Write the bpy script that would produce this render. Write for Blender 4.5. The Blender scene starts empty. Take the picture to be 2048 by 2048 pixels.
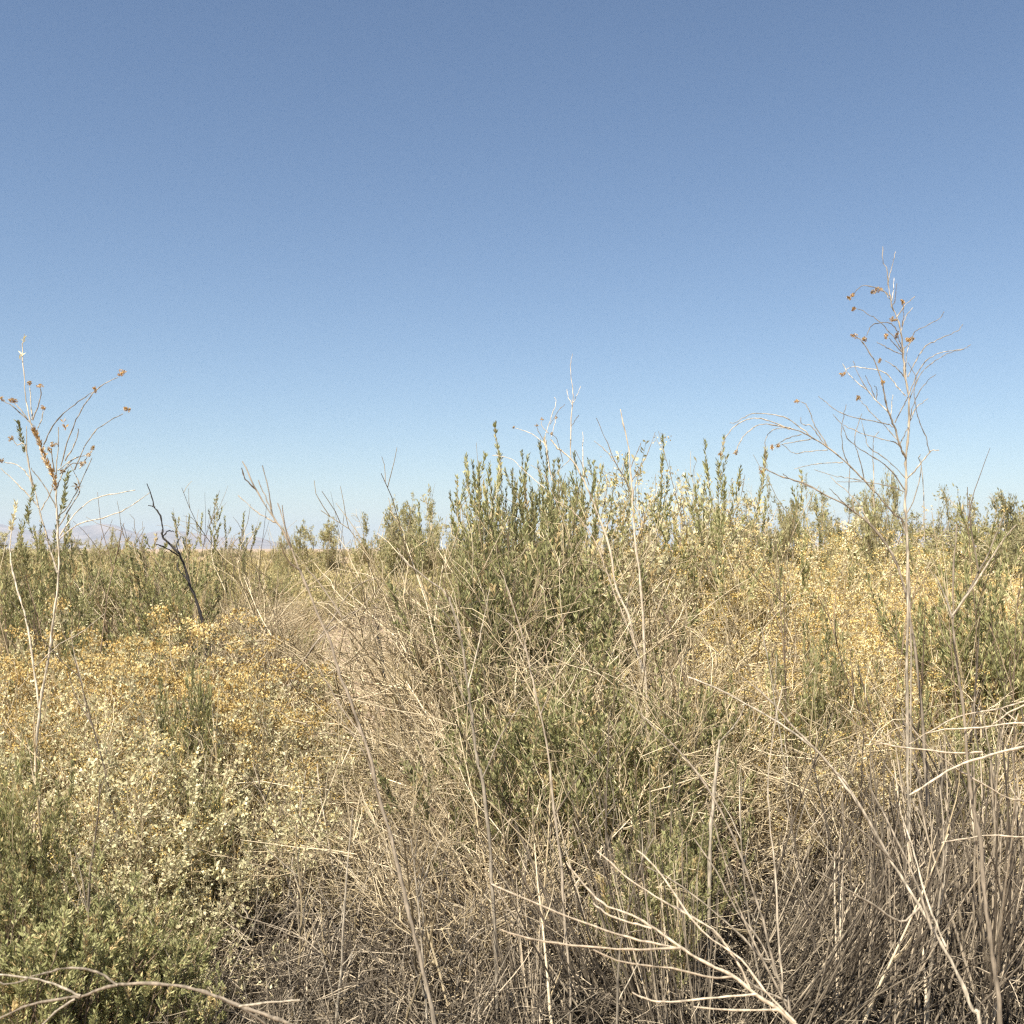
import bpy, math, random
import numpy as np
from mathutils import Vector

# ------------------------------------------------------------------ scene, camera, light
scene = bpy.context.scene
col = scene.collection
R = math.radians
CAM_H = 1.25                      # eye height over the ground
FPX = 2196.0                      # focal length in pixels of a 2048 px wide picture
HOR = 1097.0                      # row of the horizon in that picture

cam = bpy.data.cameras.new('camera')
cam.sensor_width = 36.0
cam.lens = FPX / 2048.0 * 36.0
cam.shift_y = (HOR - 1024.0) / 2048.0
cam.clip_start = 0.05
cam.clip_end = 60000.0
cam.dof.use_dof = True
cam.dof.focus_distance = 5.0
cam.dof.aperture_fstop = 13.0
cam_ob = bpy.data.objects.new('camera', cam)
col.objects.link(cam_ob)
cam_ob.location = (0, 0, CAM_H)
cam_ob.rotation_euler = (R(90), 0, 0)
scene.camera = cam_ob

SUN_EL, SUN_AZ = 57.0, 212.0      # azimuth clockwise from +Y: behind the camera, a little to its left
world = bpy.data.worlds.new('World')
scene.world = world
world.use_nodes = True
wn = world.node_tree
sky = wn.nodes.new('ShaderNodeTexSky')
sky.sky_type = 'NISHITA'
sky.sun_disc = False
sky.sun_elevation = R(SUN_EL)
sky.sun_rotation = R(SUN_AZ)
sky.altitude = 400
sky.air_density = 1.0
sky.dust_density = 0.2
sky.ozone_density = 3.0
bg = wn.nodes['Background']
bg.inputs['Strength'].default_value = 0.0625
wn.links.new(sky.outputs['Color'], bg.inputs['Color'])

sun = bpy.data.lights.new('sun', 'SUN')
sun.energy = 5.0
sun.angle = R(0.53)
sun.color = (1.0, 0.95, 0.85)
sun_ob = bpy.data.objects.new('sun', sun)
col.objects.link(sun_ob)
d = Vector((math.sin(R(SUN_AZ)) * math.cos(R(SUN_EL)), math.cos(R(SUN_AZ)) * math.cos(R(SUN_EL)), math.sin(R(SUN_EL))))
sun_ob.rotation_euler = d.to_track_quat('Z', 'Y').to_euler()
sun_ob.location = d * 50

scene.view_settings.view_transform = 'Standard'
scene.view_settings.look = 'None'
scene.view_settings.exposure = 1.0
scene.view_settings.gamma = 1.0
scene.cycles.max_bounces = 6
scene.cycles.diffuse_bounces = 4
scene.cycles.transmission_bounces = 2
scene.cycles.transparent_max_bounces = 4
scene.cycles.volume_bounces = 0
scene.cycles.use_denoising = False
scene.cycles.filter_width = 1.3

rng = np.random.default_rng(11)
random.seed(11)


# ------------------------------------------------------------------ helpers
def norm(v):
    return v / np.maximum(np.linalg.norm(v, axis=-1, keepdims=True), 1e-9)


def tag(o, label=None, cat=None, group=None, kind=None):
    if label: o['label'] = label
    if cat: o['category'] = cat
    if group: o['group'] = group
    if kind: o['kind'] = kind
    return o


class Geo:
    """collects tubes and leaves, then builds one mesh"""
    def __init__(self):
        self.v, self.f, self.t, self.n = [], [], [], 0

    def add(self, v, f, t):
        self.v.append(v); self.f.append(f + self.n); self.t.append(t); self.n += len(v)

    def tubes(self, P, rad, sides=4, tint=None):
        n, k, _ = P.shape
        T = norm(np.gradient(P, axis=1))
        ref = norm(rng.normal(size=(n, 1, 3)))
        ref = np.where(np.abs((ref * T[:, :1]).sum(-1, keepdims=True)) > 0.9, np.roll(ref, 1, -1), ref)
        N = norm(ref - (ref * T).sum(-1, keepdims=True) * T)
        B = np.cross(T, N)
        a = np.arange(sides) * 2 * np.pi / sides
        V = P[:, :, None] + rad[:, :, None, None] * (np.cos(a)[None, None, :, None] * N[:, :, None] + np.sin(a)[None, None, :, None] * B[:, :, None])
        V = V.reshape(-1, 3)
        b = (np.arange(n)[:, None, None] * k + np.arange(k - 1)[None, :, None]) * sides
        s = np.arange(sides)[None, None, :]
        s2 = (s + 1) % sides
        F = np.stack(np.broadcast_arrays(b + s, b + s2, b + sides + s2, b + sides + s), -1).reshape(-1, 4)
        if tint is None: tint = rng.random(n)
        self.add(V, F, np.repeat(tint, k * sides))

    def leaves(self, pos, d, L, W, tint=None, fold=0.25):
        n = len(pos)
        d = norm(d)
        side = norm(np.cross(d, norm(rng.normal(size=(n, 3)))))
        up = np.cross(side, d)
        L = L[:, None]; W = W[:, None]
        mid = pos + d * L * rng.uniform(.4, .6, (n, 1)) + up * W * fold
        tip = pos + d * L - up * L * rng.uniform(-.15, .15, (n, 1))
        V = np.stack([pos, mid + side * W * .5 - up * W * fold * 2, tip, mid - side * W * .5 - up * W * fold * 2], 1).reshape(-1, 3)
        F = np.arange(n * 4).reshape(-1, 4)
        if tint is None: tint = rng.random(n)
        self.add(V, F, np.repeat(tint, 4))

    def mesh(self, name, mat, smooth=False):
        V = np.concatenate(self.v).astype(np.float32); F = np.concatenate(self.f).astype(np.int32); t = np.concatenate(self.t).astype(np.float32)
        me = bpy.data.meshes.new(name)
        me.vertices.add(len(V)); me.vertices.foreach_set('co', V.ravel())
        me.loops.add(F.size); me.loops.foreach_set('vertex_index', F.ravel())
        me.polygons.add(len(F)); me.polygons.foreach_set('loop_start', np.arange(0, F.size, 4, dtype=np.int32))
        if smooth: me.polygons.foreach_set('use_smooth', np.ones(len(F), dtype=bool))
        a = me.attributes.new('tint', 'FLOAT', 'POINT'); a.data.foreach_set('value', t)
        me.materials.append(mat)
        me.update(calc_edges=True)
        return me


def put(name, me, parent=None):
    o = bpy.data.objects.new(name, me)
    col.objects.link(o)
    if parent: o.parent = parent
    return o


def empty(name, loc=(0, 0, 0)):
    o = bpy.data.objects.new(name, None)
    o.empty_display_size = 0.1
    col.objects.link(o); o.location = loc
    return o


def grow(base, d, L, k, wob, trop):
    """paths of k points from base along d; wob = wander, trop = turn towards (+) or away from (-) straight up"""
    n = len(base)
    d = norm(d); P = [base]; step = (L / (k - 1))[:, None]
    trop = np.broadcast_to(np.asarray(trop, float), (n,))[:, None]
    for i in range(k - 1):
        P.append(P[-1] + d * step)
        d = norm(d + rng.normal(size=(n, 3)) * wob + np.array([0, 0, 1.0]) * trop)
    return np.stack(P, 1)


def along(P, t, idx):
    k = P.shape[1]
    x = np.clip(t, 0, .9999) * (k - 1); i = x.astype(int); fr = (x - i)[:, None]
    p = P[idx, i] * (1 - fr) + P[idx, i + 1] * fr
    return p, norm(P[idx, i + 1] - P[idx, i])


def shoots(P, per, t0, t1, ang):
    n = len(P)
    idx = np.repeat(np.arange(n), per)
    t = rng.uniform(t0, t1, len(idx))
    p, tg = along(P, t, idx)
    q = norm(np.cross(tg, norm(rng.normal(size=tg.shape))))
    a = rng.normal(ang, ang * .3, (len(idx), 1))
    return p, norm(tg * np.cos(a) + q * np.sin(a)), idx, t


def taper(n, k, r0, r1):
    r0 = np.broadcast_to(np.asarray(r0, float), (n,)); r1 = np.broadcast_to(np.asarray(r1, float), (n,))
    s = np.linspace(0, 1, k)[None]
    return r0[:, None] * (1 - s) + r1[:, None] * s


# ------------------------------------------------------------------ materials
def plant_mat(name, stops, trans=0.0, noise=0.0, rough=0.8, vary=0.25, spec=0.2):
    m = bpy.data.materials.new(name); m.use_nodes = True
    nt = m.node_tree; nt.nodes.clear()
    N = nt.nodes.new; Lk = nt.links.new
    out = N('ShaderNodeOutputMaterial')
    at = N('ShaderNodeAttribute'); at.attribute_name = 'tint'
    rp = N('ShaderNodeValToRGB')
    el = rp.color_ramp.elements
    while len(el) < len(stops): el.new(0.5)
    for e, (p, c) in zip(el, stops):
        e.position = p; e.color = (*c, 1)
    Lk(at.outputs['Fac'], rp.inputs['Fac'])
    c = rp.outputs['Color']
    if noise:
        tc = N('ShaderNodeTexCoord'); nz = N('ShaderNodeTexNoise'); nz.inputs['Scale'].default_value = 130; nz.inputs['Detail'].default_value = 4
        mp = N('ShaderNodeMapping'); mp.inputs['Scale'].default_value = (1, 1, .25)
        Lk(tc.outputs['Object'], mp.inputs['Vector']); Lk(mp.outputs['Vector'], nz.inputs['Vector'])
        mr = N('ShaderNodeMapRange'); mr.inputs['From Min'].default_value = .3; mr.inputs['From Max'].default_value = .7
        mr.inputs['To Min'].default_value = 1 - noise; mr.inputs['To Max'].default_value = 1 + noise
        Lk(nz.outputs['Fac'], mr.inputs['Value'])
        mx = N('ShaderNodeVectorMath'); mx.operation = 'SCALE'
        Lk(c, mx.inputs[0]); Lk(mr.outputs['Result'], mx.inputs['Scale']); c = mx.outputs['Vector']
    oi = N('ShaderNodeObjectInfo')
    mr2 = N('ShaderNodeMapRange'); mr2.inputs['To Min'].default_value = 1 - vary; mr2.inputs['To Max'].default_value = 1 + vary
    Lk(oi.outputs['Random'], mr2.inputs['Value'])
    mx2 = N('ShaderNodeVectorMath'); mx2.operation = 'SCALE'
    Lk(c, mx2.inputs[0]); Lk(mr2.outputs['Result'], mx2.inputs['Scale']); c = mx2.outputs['Vector']
    p = N('ShaderNodeBsdfPrincipled'); p.inputs['Roughness'].default_value = rough; p.inputs['Specular IOR Level'].default_value = spec
    Lk(c, p.inputs['Base Color'])
    sh = p.outputs['BSDF']
    if trans:
        tr = N('ShaderNodeBsdfTranslucent'); Lk(c, tr.inputs['Color'])
        ms = N('ShaderNodeMixShader'); ms.inputs['Fac'].default_value = trans
        Lk(sh, ms.inputs[1]); Lk(tr.outputs['BSDF'], ms.inputs[2]); sh = ms.outputs['Shader']
    Lk(sh, out.inputs['Surface'])
    return m


M = {}
M['green'] = plant_mat('green_leaf', [(0, (.17, .175, .065)), (.5, (.37, .36, .16)), (.8, (.55, .51, .26)), (1, (.66, .50, .25))], trans=.3, rough=.6)
M['cream'] = plant_mat('cream_leaf', [(0, (.36, .33, .165)), (.5, (.62, .555, .325)), (1, (.80, .72, .46))], trans=.25, rough=.7)
M['gold'] = plant_mat('gold_seed', [(0, (.44, .29, .08)), (.5, (.72, .52, .19)), (1, (.88, .71, .38))], trans=.2, rough=.8)
M['ochre'] = plant_mat('ochre_seed', [(0, (.42, .27, .085)), (.5, (.68, .49, .19)), (1, (.84, .68, .36))], trans=.2, rough=.8)
M['honey'] = plant_mat('honey_leaf', [(0, (.44, .36, .16)), (.5, (.74, .63, .35)), (1, (.90, .82, .55))], trans=.25, rough=.7)
M['straw'] = plant_mat('straw_twig', [(0, (.20, .155, .09)), (.5, (.46, .36, .215)), (1, (.74, .61, .41))], noise=.25)
M['grey'] = plant_mat('grey_twig', [(0, (.06, .047, .034)), (.55, (.17, .136, .096)), (1, (.56, .455, .32))], noise=.4)
M['bark'] = plant_mat('brown_bark', [(0, (.12, .085, .055)), (1, (.26, .19, .125))], noise=.35)
M['pale'] = plant_mat('pale_stem', [(0, (.21, .172, .125)), (1, (.50, .425, .315))], noise=.6, vary=.2)
M['white'] = plant_mat('bleached_stem', [(0, (.36, .285, .20)), (1, (.66, .545, .395))], noise=.45, vary=.1)
M['dun'] = plant_mat('dun_stem', [(0, (.20, .16, .115)), (1, (.38, .31, .225))], noise=.45, vary=.15)
M['char'] = plant_mat('charred_wood', [(0, (.018, .016, .015)), (1, (.05, .043, .038))], noise=.4, rough=.55)
M['head'] = plant_mat('seed_head', [(0, (.22, .12, .04)), (.5, (.48, .30, .11)), (1, (.75, .58, .33))], trans=.1)
M['tree'] = plant_mat('tree_leaf', [(0, (.28, .26, .115)), (.6, (.46, .42, .215)), (1, (.60, .53, .31))], trans=.45)
M['scrub'] = plant_mat('scrub_mix', [(0, (.12, .12, .045)), (.3, (.24, .215, .09)), (.65, (.45, .36, .17)), (1, (.62, .50, .27))], trans=.15)
M['litter'] = plant_mat('litter', [(0, (.035, .028, .02)), (.65, (.10, .08, .055)), (1, (.42, .34, .235))], noise=.2)


def ground_mat():
    m = bpy.data.materials.new('sandy_soil'); m.use_nodes = True
    nt = m.node_tree; N = nt.nodes.new; Lk = nt.links.new
    p = nt.nodes['Principled BSDF']; p.inputs['Roughness'].default_value = .95; p.inputs['Specular IOR Level'].default_value = .1
    tc = N('ShaderNodeTexCoord')
    n1 = N('ShaderNodeTexNoise'); n1.inputs['Scale'].default_value = .9; n1.inputs['Detail'].default_value = 8
    n2 = N('ShaderNodeTexNoise'); n2.inputs['Scale'].default_value = 35; n2.inputs['Detail'].default_value = 6
    Lk(tc.outputs['Object'], n1.inputs['Vector']); Lk(tc.outputs['Object'], n2.inputs['Vector'])
    r1 = N('ShaderNodeValToRGB'); r1.color_ramp.elements[0].position = .35; r1.color_ramp.elements[0].color = (.36, .26, .17, 1)
    r1.color_ramp.elements[1].position = .65; r1.color_ramp.elements[1].color = (.53, .40, .275, 1)
    r2 = N('ShaderNodeValToRGB'); r2.color_ramp.elements[0].position = .3; r2.color_ramp.elements[0].color = (.6, .58, .56, 1)
    r2.color_ramp.elements[1].position = .6; r2.color_ramp.elements[1].color = (1, 1, 1, 1)
    Lk(n1.outputs['Fac'], r1.inputs['Fac']); Lk(n2.outputs['Fac'], r2.inputs['Fac'])
    mx = N('ShaderNodeVectorMath'); mx.operation = 'MULTIPLY'
    Lk(r1.outputs['Color'], mx.inputs[0]); Lk(r2.outputs['Color'], mx.inputs[1]); Lk(mx.outputs['Vector'], p.inputs['Base Color'])
    bp = N('ShaderNodeBump'); bp.inputs['Strength'].default_value = .6; bp.inputs['Distance'].default_value = .02
    Lk(n2.outputs['Fac'], bp.inputs['Height']); Lk(bp.outputs['Normal'], p.inputs['Normal'])
    return m


def rock_mat():
    m = bpy.data.materials.new('mountain_rock'); m.use_nodes = True
    nt = m.node_tree; N = nt.nodes.new; Lk = nt.links.new
    p = nt.nodes['Principled BSDF']; p.inputs['Roughness'].default_value = 1; p.inputs['Specular IOR Level'].default_value = 0
    tc = N('ShaderNodeTexCoord'); n1 = N('ShaderNodeTexNoise'); n1.inputs['Scale'].default_value = .006; n1.inputs['Detail'].default_value = 8
    r = N('ShaderNodeValToRGB'); r.color_ramp.elements[0].position = .35; r.color_ramp.elements[0].color = (.16, .12, .10, 1)
    r.color_ramp.elements[1].position = .65; r.color_ramp.elements[1].color = (.36, .28, .23, 1)
    Lk(tc.outputs['Object'], n1.inputs['Vector']); Lk(n1.outputs['Fac'], r.inputs['Fac']); Lk(r.outputs['Color'], p.inputs['Base Color'])
    return m


# ------------------------------------------------------------------ the setting
def at(u, v, Y):
    """a point seen at (u, v) of the 2048 px photograph, Y metres away"""
    return np.array([(u - 1024.0) / FPX * Y, Y, CAM_H - (v - HOR) / FPX * Y])


def gz(x, y):
    """height of the ground"""
    return (0.05 * np.sin(x * .9 + 1.3) * np.cos(y * .7) + 0.03 * np.sin(x * 2.3 - y * 1.9)) * np.clip(1.5 - np.hypot(x, y) / 60.0, 0, 1)


def grid_mesh(name, xs, ys, zf, mat):
    X, Y = np.meshgrid(xs, ys)
    V = np.stack([X, Y, zf(X, Y)], -1).reshape(-1, 3)
    w = len(xs)
    i = (np.arange(len(ys) - 1)[:, None] * w + np.arange(w - 1)[None]).ravel()
    g = Geo(); g.add(V, np.stack([i, i + 1, i + w + 1, i + w], 1), np.zeros(len(V)))
    return g.mesh(name, mat, smooth=True)


def warp(n, near, far):
    s = np.linspace(-1, 1, n)
    return np.sign(s) * (np.abs(s) * near + np.abs(s) ** 9 * (far - near))


gx = warp(301, 40, 9000)
o = put('ground', grid_mesh('ground', gx, gx, gz, ground_mat()))
tag(o, 'dry sandy desert ground between the shrubs', kind='structure')


def hill_height(X, Y):
    u = X / Y * FPX + 1024
    keys_u = [-900, -500, -200, 0, 60, 130, 205, 235, 285, 330, 400, 470, 515, 560, 620, 900, 1500, 1700, 1840, 1900, 1960, 2100, 2500, 3000]
    keys_h = [40, 90, 70, 56, 40, 44, 54, 50, 30, 43, 32, 22, 28, 12, 0, 0, 0, 10, 40, 48, 46, 60, 90, 60]
    prof = np.interp(u, keys_u, keys_h) / FPX * 6300
    c = np.exp(-((Y - 6800) / 650.0) ** 2)
    n = 0
    for f, a in ((.0021, .30), (.0053, .2), (.013, .12), (.03, .06)):
        n = n + a * np.abs(np.sin(X * f + 1.7 * np.sin(Y * f * .7 + a * 9)) * np.cos(Y * f * 1.1 + np.sin(X * f)))
    return prof * c * (1.0 + n * .35 - .12) + 0.02


o = put('mountains', grid_mesh('mountains', np.linspace(-6500, 6500, 520), np.linspace(5200, 8600, 90), lambda X, Y: hill_height(X, Y) - .5, rock_mat()))
tag(o, 'pale rocky mountain range on the horizon', kind='structure')

# the air between here and the mountains
hm = bpy.data.materials.new('haze'); hm.use_nodes = True
hm.node_tree.nodes.clear()
ho = hm.node_tree.nodes.new('ShaderNodeOutputMaterial'); hv = hm.node_tree.nodes.new('ShaderNodeVolumePrincipled')
hv.inputs['Color'].default_value = (.72, .83, .97, 1)
hv.inputs['Density'].default_value = 0.00015
hv.inputs['Anisotropy'].default_value = 0.0
hm.node_tree.links.new(hv.outputs['Volume'], ho.inputs['Volume'])
hb = bpy.data.meshes.new('haze')
x, y0, y1, z0, z1 = 9400, -9400, 9400, -2, 190
hb.from_pydata([(-x, y0, z0), (x, y0, z0), (x, y1, z0), (-x, y1, z0), (-x, y0, z1), (x, y0, z1), (x, y1, z1), (-x, y1, z1)], [],
               [(3, 2, 1, 0), (4, 5, 6, 7), (0, 1, 5, 4), (1, 2, 6, 5), (2, 3, 7, 6), (3, 0, 4, 7)])
hb.materials.append(hm)
HAZE = True
if HAZE:
    tag(put('haze', hb), 'thin pale desert haze over the plain', kind='stuff')


# ------------------------------------------------------------------ plant builders: each returns [(part name, mesh), ...]
def disc(n, r):
    a = rng.uniform(0, 2 * np.pi, n); q = r * np.sqrt(rng.random(n))
    return np.stack([q * np.cos(a), q * np.sin(a), np.full(n, -.03)], 1)


def fan(n, spread, base=None):
    d = np.concatenate([rng.normal(size=(n, 2)) * spread, np.ones((n, 1))], 1)
    if base is not None: d[:, :2] += base[:, :2] * 1.5
    return norm(d)


def leafy(h, n=14, per=5, dens=1.0, spread=.22, L=(.016, .030), W=(.0045, .0078)):
    b = disc(n, .10 * h); s = grow(b, fan(n, spread, b), h * rng.uniform(.5, .8, n), 7, .09, .05)
    p, d, i, t = shoots(s, per, .3, .98, .45)
    w = grow(p, d, h * rng.uniform(.16, .36, len(p)), 6, .06, .25)
    p2, d2, _, _ = shoots(w, 3, .3, .95, .4)
    w2 = grow(p2, d2, h * rng.uniform(.06, .15, len(p2)), 4, .05, .3)
    st = Geo()
    st.tubes(s, taper(n, 7, rng.uniform(.004, .007, n), .002), 5)
    st.tubes(w, taper(len(w), 6, .0024, .001), 3); st.tubes(w2, taper(len(w2), 4, .0013, .0007), 3)
    lf = Geo()
    for P, per_m, t0 in ((w, 190, .35), (w2, 260, .1)):
        ln = np.linalg.norm(np.diff(P, axis=1), axis=-1).sum(1)
        c = np.maximum(2, (ln * per_m * dens).astype(int))
        idx = np.repeat(np.arange(len(P)), c)
        top = np.where(rng.random(len(P)) < .18, rng.uniform(.5, .85, len(P)), 1.0)[idx]
        q, tg = along(P, t0 + (top - t0) * rng.random(len(idx)) ** .75, idx)
        r = norm(np.cross(tg, rng.normal(size=tg.shape)))
        hue = rng.normal(0, .12, len(P)); dead = rng.random(len(P)) < .07; hue[dead] += .6; hue = hue[idx]
        lf.leaves(q, tg * .85 + r * rng.uniform(.3, .8, (len(q), 1)), rng.uniform(*L, len(q)), rng.uniform(*W, len(q)),
                  tint=np.clip(rng.normal(.45, .2, len(q)) + hue + (rng.random(len(q)) < .06) * .5, 0, 1))
    return [('stem', st.mesh('stem', M['straw' if n % 2 else 'bark'], True)), ('foliage', lf.mesh('foliage', M['green']))]


def golden(h, gold=.5, n=22, lean=.6, size=1.0, leaf='cream', clump=1.0):
    b = disc(n, .14 * h); s = grow(b, fan(n, lean, b), h * rng.uniform(.5, 1.0, n), 6, .12, .05)
    p, d, i1, _ = shoots(s, 8, .25, 1, .6); w = grow(p, d, h * rng.uniform(.15, .35, len(p)), 5, .16, .06)
    p2, d2, i2, _ = shoots(w, 6, .2, 1, .6); w2 = grow(p2, d2, h * rng.uniform(.05, .13, len(p2)), 4, .2, .05)
    st = Geo()
    st.tubes(s, taper(n, 6, rng.uniform(.003, .006, n), .0016), 4); st.tubes(w, taper(len(w), 5, .002, .001), 3); st.tubes(w2, taper(len(w2), 4, .0012, .0007), 3)
    vig = rng.random(len(w)) * .7 + rng.random(n)[i1] * .5            # how leafy each branch is
    lf = Geo()
    for P, v in ((w2, vig[i2]), (w, vig)):
        c = (np.clip((v - .26) * 27 / size, 0, 19)).astype(int)
        idx = np.repeat(np.arange(len(P)), c)
        q, tg = along(P, .1 + .9 * rng.random(len(idx)), idx)
        r = norm(np.cross(tg, rng.normal(size=tg.shape)))
        hue = rng.normal(0, .13, len(P))[idx]
        lf.leaves(q, tg * .5 + r, size * rng.uniform(.009, .021, len(q)), size * rng.uniform(.005, .011, len(q)), tint=np.clip(rng.normal(.5, .2, len(q)) + hue, 0, 1))
    ends = w[:, -1] if clump > 1 else w2[:, -1]
    z = ends[:, 2] / h
    tip = ends[rng.random(len(ends)) < gold * np.clip((z - .38) * 2.6, 0.0, 1)]
    c = 20 if clump == 1 else 60
    tip = tip + [0, 0, .012 * clump]
    sc = (.016 if clump == 1 else .0105) * size * clump
    q = np.repeat(tip, c, 0) + rng.normal(size=(len(tip) * c, 3)) * np.array([sc, sc, sc * .45])
    hd = Geo(); hd.leaves(q, rng.normal(size=q.shape) + [0, 0, .5], (1 if clump == 1 else 1.5) * rng.uniform(.005, .011, len(q)), (1 if clump == 1 else 1.4) * rng.uniform(.004, .008, len(q)),
                          tint=np.clip(np.repeat(rng.normal(.45, .2, len(tip)), c) + rng.normal(0, .2, len(q)), 0, 1))
    return [('stem', st.mesh('stem', M['straw'], True)), ('foliage', lf.mesh('foliage', M[leaf])), ('dry_blossom', hd.mesh('dry_blossom', M['ochre' if clump > 1 else 'gold']))]


def twiggy(h, n=34, mat='straw', spread=.7, droop=.0):
    b = disc(n, .16 * h); s = grow(b, fan(n, spread, b), h * rng.uniform(.5, 1.05, n), 6, .14, droop)
    p, d, _, _ = shoots(s, 7, .15, 1, .6); w = grow(p, d, h * rng.uniform(.2, .45, len(p)), 5, .16, droop)
    p2, d2, _, _ = shoots(w, 5, .15, 1, .6); w2 = grow(p2, d2, h * rng.uniform(.08, .2, len(p2)), 4, .2, droop)
    st = Geo()
    st.tubes(s, taper(n, 6, rng.uniform(.003, .006, n), .0016), 5); st.tubes(w, taper(len(w), 5, .0022, .0011), 3)
    tw = Geo(); tw.tubes(w2, taper(len(w2), 4, .0014, .0008), 3)
    return [('stem', st.mesh('stem', M[mat], True)), ('crown', tw.mesh('crown', M[mat], True))]


def tangle(h, n=34, mat='grey', spread=1.4, droop=-.07):
    b = disc(n, .3 * h); s = grow(b, fan(n, spread, b), h * rng.uniform(.7, 1.6, n), 8, .12, droop)
    p, d, _, _ = shoots(s, 6, .1, 1, .55); w = grow(p, d, h * rng.uniform(.25, .7, len(p)), 6, .12, droop * .6)
    p2, d2, _, _ = shoots(w, 4, .1, 1, .6); w2 = grow(p2, d2, h * rng.uniform(.1, .3, len(p2)), 4, .15, droop)
    s[..., 2] = np.abs(s[..., 2]); w[..., 2] = np.abs(w[..., 2]); w2[..., 2] = np.abs(w2[..., 2])
    st = Geo(); st.tubes(s, taper(n, 8, rng.uniform(.003, .006, n), .0018), 5)
    m = 5; x = grow(disc(m, .5 * h), fan(m, .9), h * rng.uniform(1.0, 2.1, m), 9, .035, -.012); x[..., 2] = np.abs(x[..., 2])
    lg = Geo(); lg.tubes(x, taper(m, 9, rng.uniform(.0022, .0042, m), .0015), 5)
    tw = Geo(); tw.tubes(w, taper(len(w), 6, rng.uniform(.0018, .003, len(w)), .0013), 4); tw.tubes(w2, taper(len(w2), 4, .0017, .001), 3)
    return [('stem', st.mesh('stem', M[mat], True)), ('stem', lg.mesh('stem', M['pale'], True)), ('crown', tw.mesh('crown', M[mat], True))]


def bare_stems(h, n=44, lean=(0, 0), mat='grey', spread=.26):
    b = disc(n, .17); d = fan(n, spread, b * .9); d[:, 0] += lean[0]; d[:, 1] += lean[1]
    s = grow(b, d, h * rng.uniform(.45, 1.1, n), 7, .05, 0)
    p, d, _, _ = shoots(s, 2, .3, .95, .5); w = grow(p, d, h * rng.uniform(.12, .4, len(p)), 5, .1, 0)
    st = Geo(); st.tubes(s, taper(n, 7, rng.uniform(.003, .0095, n), .0028), 6)
    tw = Geo(); tw.tubes(w, taper(len(w), 5, .002, .001), 3)
    return [('stem', st.mesh('stem', M[mat], True)), ('crown', tw.mesh('crown', M[mat], True))]


def tuft(h, n=190, mat='straw'):
    b = disc(n, .12); s = grow(b, fan(n, .32, b * 2), h * rng.uniform(.5, 1.1, n), 5, .08, -.10)
    g = Geo(); g.tubes(s, taper(n, 5, .0022, .0008), 3)
    return [('foliage', g.mesh('foliage', M[mat], True))]


def tree(h, w, leafsize=.07, per=34, dens=1.0):
    n = 9
    b = disc(n, .12); b[:, 2] = -.1
    d = fan(n, .75); s = grow(b, d, h * rng.uniform(.45, .8, n), 6, .14, .07)
    p, d, _, _ = shoots(s, 8, .3, 1, .8); a = grow(p, d, h * rng.uniform(.14, .30, len(p)), 5, .2, .03)
    p2, d2, i2, _ = shoots(a, 7, .2, 1, .8); a2 = grow(p2, d2, h * rng.uniform(.06, .14, len(p2)), 4, .25, .02)
    st = Geo(); st.tubes(s, taper(n, 6, .03 * h / 3, .008), 5); st.tubes(a, taper(len(a), 5, .010, .004), 4); st.tubes(a2, taper(len(a2), 4, .005, .003), 3)
    P = a2[(rng.random(len(a))[i2] < .85) & (rng.random(len(a2)) < .9)]
    idx = np.repeat(np.arange(len(P)), int(per * dens))
    q, tg = along(P, rng.random(len(idx)), idx)
    q = q + rng.normal(size=q.shape) * .025 * h / 2
    hue = rng.normal(0, .15, len(P))[idx]
    lf = Geo(); lf.leaves(q, tg + rng.normal(size=q.shape) * .7, leafsize * rng.uniform(.6, 1.4, len(q)), leafsize * .4 * rng.uniform(.6, 1.3, len(q)), tint=np.clip(rng.normal(.5, .22, len(q)) + hue, 0, 1))
    return [('trunk', st.mesh('trunk', M['straw'], True)), ('crown', lf.mesh('crown', M['tree']))]


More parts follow.
